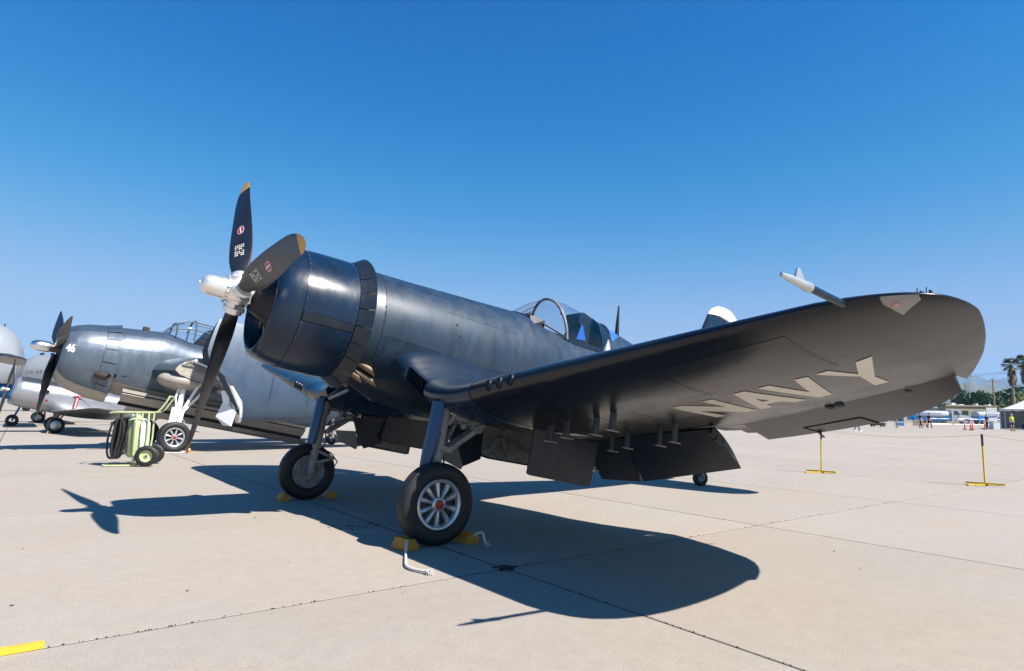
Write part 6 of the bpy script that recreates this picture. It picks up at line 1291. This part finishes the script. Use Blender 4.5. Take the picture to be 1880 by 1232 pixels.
for z, dz in ((13.3, 0), (12.9, 1)):
    a, b = V3((-260, -110, z+1.0)), V3((-190, -38, z)); g = G(); g.tube([a+(b-a)*t+V3((0, 0, -1.0*4*t*(1-t)*0.4)) for t in np.linspace(0, 1, 20)], 0.03, 4)
    tag(g.build('overhead_wire', dark_metal), 'thin overhead wire crossing before the hills, %s' % ('lower one' if dz else 'upper one'), 'wire')
# trees
def leaf(name, c, v=0.35): return mat(name, c, 0.6, var=v, vs=0.6, rnd=0.1)
def crown_mesh(w, h, n, size, seed, lobes=9):
    r = np.random.default_rng(seed); g = G(); L = [(V3((0, 0, 0)), 0.62)]+[(V3((r.normal(0, 0.42), r.normal(0, 0.42), r.uniform(-0.45, 0.5))), r.uniform(0.28, 0.5)) for _ in range(lobes)]
    for _ in range(n):
        c, rr = L[r.integers(len(L))]; d = unit(r.normal(0, 1, 3)); p = c+d*rr*r.uniform(0.65, 1.02); p = p*V3((w/2, w/2, h/2))
        a = unit(r.normal(0, 1, 3)); b = unit(np.cross(a, d+r.normal(0, 0.5, 3))); s = size*r.uniform(0.5, 1.3)
        g.add([p-a*s, p+b*s*0.6, p+a*s, p-b*s*0.6], [(0, 1, 2, 3)])
    return g
def tree(label, x, y, h, w, m, seed, n=1500):
    t = empty('broadleaf_tree', label, 'tree', loc=(x, y, 0), group=None); CTX.off = V3((0, 0, 0)); r = np.random.default_rng(seed)
    g = G(); g.tube([(0, 0, 0), (0.1, 0, h*0.25), (0.2, 0.1, h*0.5)], [0.3, 0.22, 0.12], 8); tk_ = P_('trunk', g, wood, t)
    g = G()
    for k in range(6): a = r.uniform(0, 6.28); g.tube([(0.1, 0, h*0.3), (math.cos(a)*w*0.15, math.sin(a)*w*0.15, h*0.48), (math.cos(a)*w*0.33, math.sin(a)*w*0.33, h*0.68)], [0.14, 0.09, 0.03], 6)
    P_('limbs', g, wood, tk_)
    g = crown_mesh(w, h*0.86, n, 0.42, seed); g.v = [(a, b, c+h*0.57) for a, b, c in g.v]; P_('crown', g, m, t, smooth=0, fix=False); return t
gr1 = leaf('leaves_mid_green', (0.075, 0.13, 0.03)); gr2 = leaf('leaves_deep_green', (0.04, 0.085, 0.028)); gr3 = leaf('leaves_olive', (0.11, 0.125, 0.05)); gr4 = leaf('leaves_yellow_green', (0.13, 0.16, 0.035))
for lab, u, d, h, w, m, sd, n in [('deep green rounded tree left of the bare pole', 19.8, 14, 9.6, 7.5, gr2, 3, 2200), ('mid green tree with a bumpy crown, left of the deep green one', 17.8, 16, 8.6, 7.2, gr1, 4, 2000), ('tall deep green tree right of the bare pole', 25.3, 15, 10.4, 8.0, gr2, 5, 2400), ('olive grey bush beside the dark utility pole', 16.2, 18, 6.4, 4.2, gr3, 6, 1200), ('dark green low tree below the navy aileron tip', 7.7, 12, 5.6, 5.0, gr2, 7, 1400), ('yellow green shrub below the left palm', 9.2, -6, 5.6, 5.4, gr4, 8, 1500), ('yellow green shrub at the right edge behind the tent', 11.3, -8, 6.6, 6.0, gr4, 9, 1600), ('deep green tree behind the palms', 29.5, 16, 9.0, 8.0, gr2, 10, 2000)]:
    p = bpt(u, d); tree(lab, p[0], p[1], h, w, m, sd, n)
palm_g = leaf('palm_frond_green', (0.06, 0.085, 0.03)); palm_d = mat('palm_dead_fronds', (0.16, 0.115, 0.07), 0.9, var=0.3, vs=1.5)
def palm(label, x, y, h, seed):
    t = empty('palm_tree', label, 'palm tree', loc=(x, y, 0)); CTX.off = V3((0, 0, 0)); r = np.random.default_rng(seed)
    g = G(); g.tube([(0, 0, 0), (0.05, 0, h*0.5), (0, 0, h)], [0.32, 0.24, 0.22], 10); P_('trunk', g, wood, t)
    g = G()
    for k in range(150):
        a = r.uniform(0, 6.28); z = h-0.3-r.uniform(0, 3.6); rr = 0.3+0.55*math.sin(math.pi*min(1, (h-z)/4.2))+r.uniform(0, 0.15); p = V3((math.cos(a)*0.25, math.sin(a)*0.25, z+0.5)); q = V3((math.cos(a)*rr, math.sin(a)*rr, z-0.6)); w = V3((-math.sin(a), math.cos(a), 0))*0.13; g.add([p-w*0.4, p+w*0.4, q+w, q-w], [(0, 1, 2, 3)])
    P_('dead_frond_skirt', g, palm_d, t, smooth=0, fix=False)
    for k in range(46):
        a = r.uniform(0, 6.28); el = r.uniform(-0.65, 1.35); d = V3((math.cos(a)*math.cos(el), math.sin(a)*math.cos(el), math.sin(el))); L_ = r.uniform(0.9, 1.3); b = V3((0, 0, h+0.1)); tip = b+d*L_
        side = unit(np.cross(d, (0, 0, 1))); up = np.cross(side, d); g = G(); g.tube([b, tip], 0.025, 4, cap=False)
        for j in range(13):
            an = rad(-78+j*13); dd = unit(d*math.cos(an)+side*math.sin(an)+V3((0, 0, -0.18))); e = tip+dd*r.uniform(0.75, 1.0); w = np.cross(dd, up)*0.055; g.add([tip, tip+dd*0.45+w, e+V3((0, 0, -0.12)), tip+dd*0.45-w], [(0, 1, 2, 3)])
        P_('frond', g, palm_g if el > -0.35 else palm_d, t, smooth=0, fix=False)
palm('fan palm, left one of two above the white tent', -164.2, -37.2, 12.4, 21); palm('fan palm at the right edge, taller one above the tent', -160.2, -33.9, 12.6, 22)
# hills and hillside houses
CTX.off = None
def hill(name, dist, a0, a1, prof, depth, m):
    n = 60; A = np.linspace(rad(a0), rad(a1), n); rows = []; r = np.random.default_rng(int(dist))
    ridge = np.interp(np.linspace(0, 1, n), np.linspace(0, 1, len(prof)), prof); ridge = ridge+r.normal(0, max(prof)*0.012, n)
    for k, f in ((0, 0.0), (0.2, 0.30), (0.4, 0.62), (0.55, 0.85), (0.65, 1.0), (0.8, 0.7), (1.0, 0.0)):
        dd = dist+depth*(k-0.65); rows.append([(math.cos(a)*dd, math.sin(a)*dd, -2+(h+r.normal(0, 0.03*h))*f) for a, h in zip(A, ridge)])
    struct(G().grid(rows).build(name, m, smooth=60, off=(0, 0, 0)))
hill_m = mat('dry_hill', (0.11, 0.115, 0.085), 0.95, var=0.25, vs=0.004)
hill('hills', 5000, 186, 203, [175, 200, 236, 230, 243, 278, 290, 278], 1200, hill_m)
hill('hills', 1900, 188, 204, [35, 42, 53, 70, 88, 84, 70, 56], 500, hill_m)

# ------------------------------------------------------------------ air between here and the hills
hz = bpy.data.materials.new('haze_air'); hz.use_nodes = True; hn = hz.node_tree; hn.nodes.clear()
ho = hn.nodes.new('ShaderNodeOutputMaterial'); hv = hn.nodes.new('ShaderNodeVolumePrincipled'); hv.inputs['Color'].default_value = (0.32, 0.60, 1.0, 1); hv.inputs['Density'].default_value = HAZE
hn.links.new(hv.outputs[0], ho.inputs['Volume'])
struct(G().box((-2700, -900, 160.0), (6400, 5200, 340)).build('haze', hz, smooth=0, off=(0, 0, 0)), 'stuff')
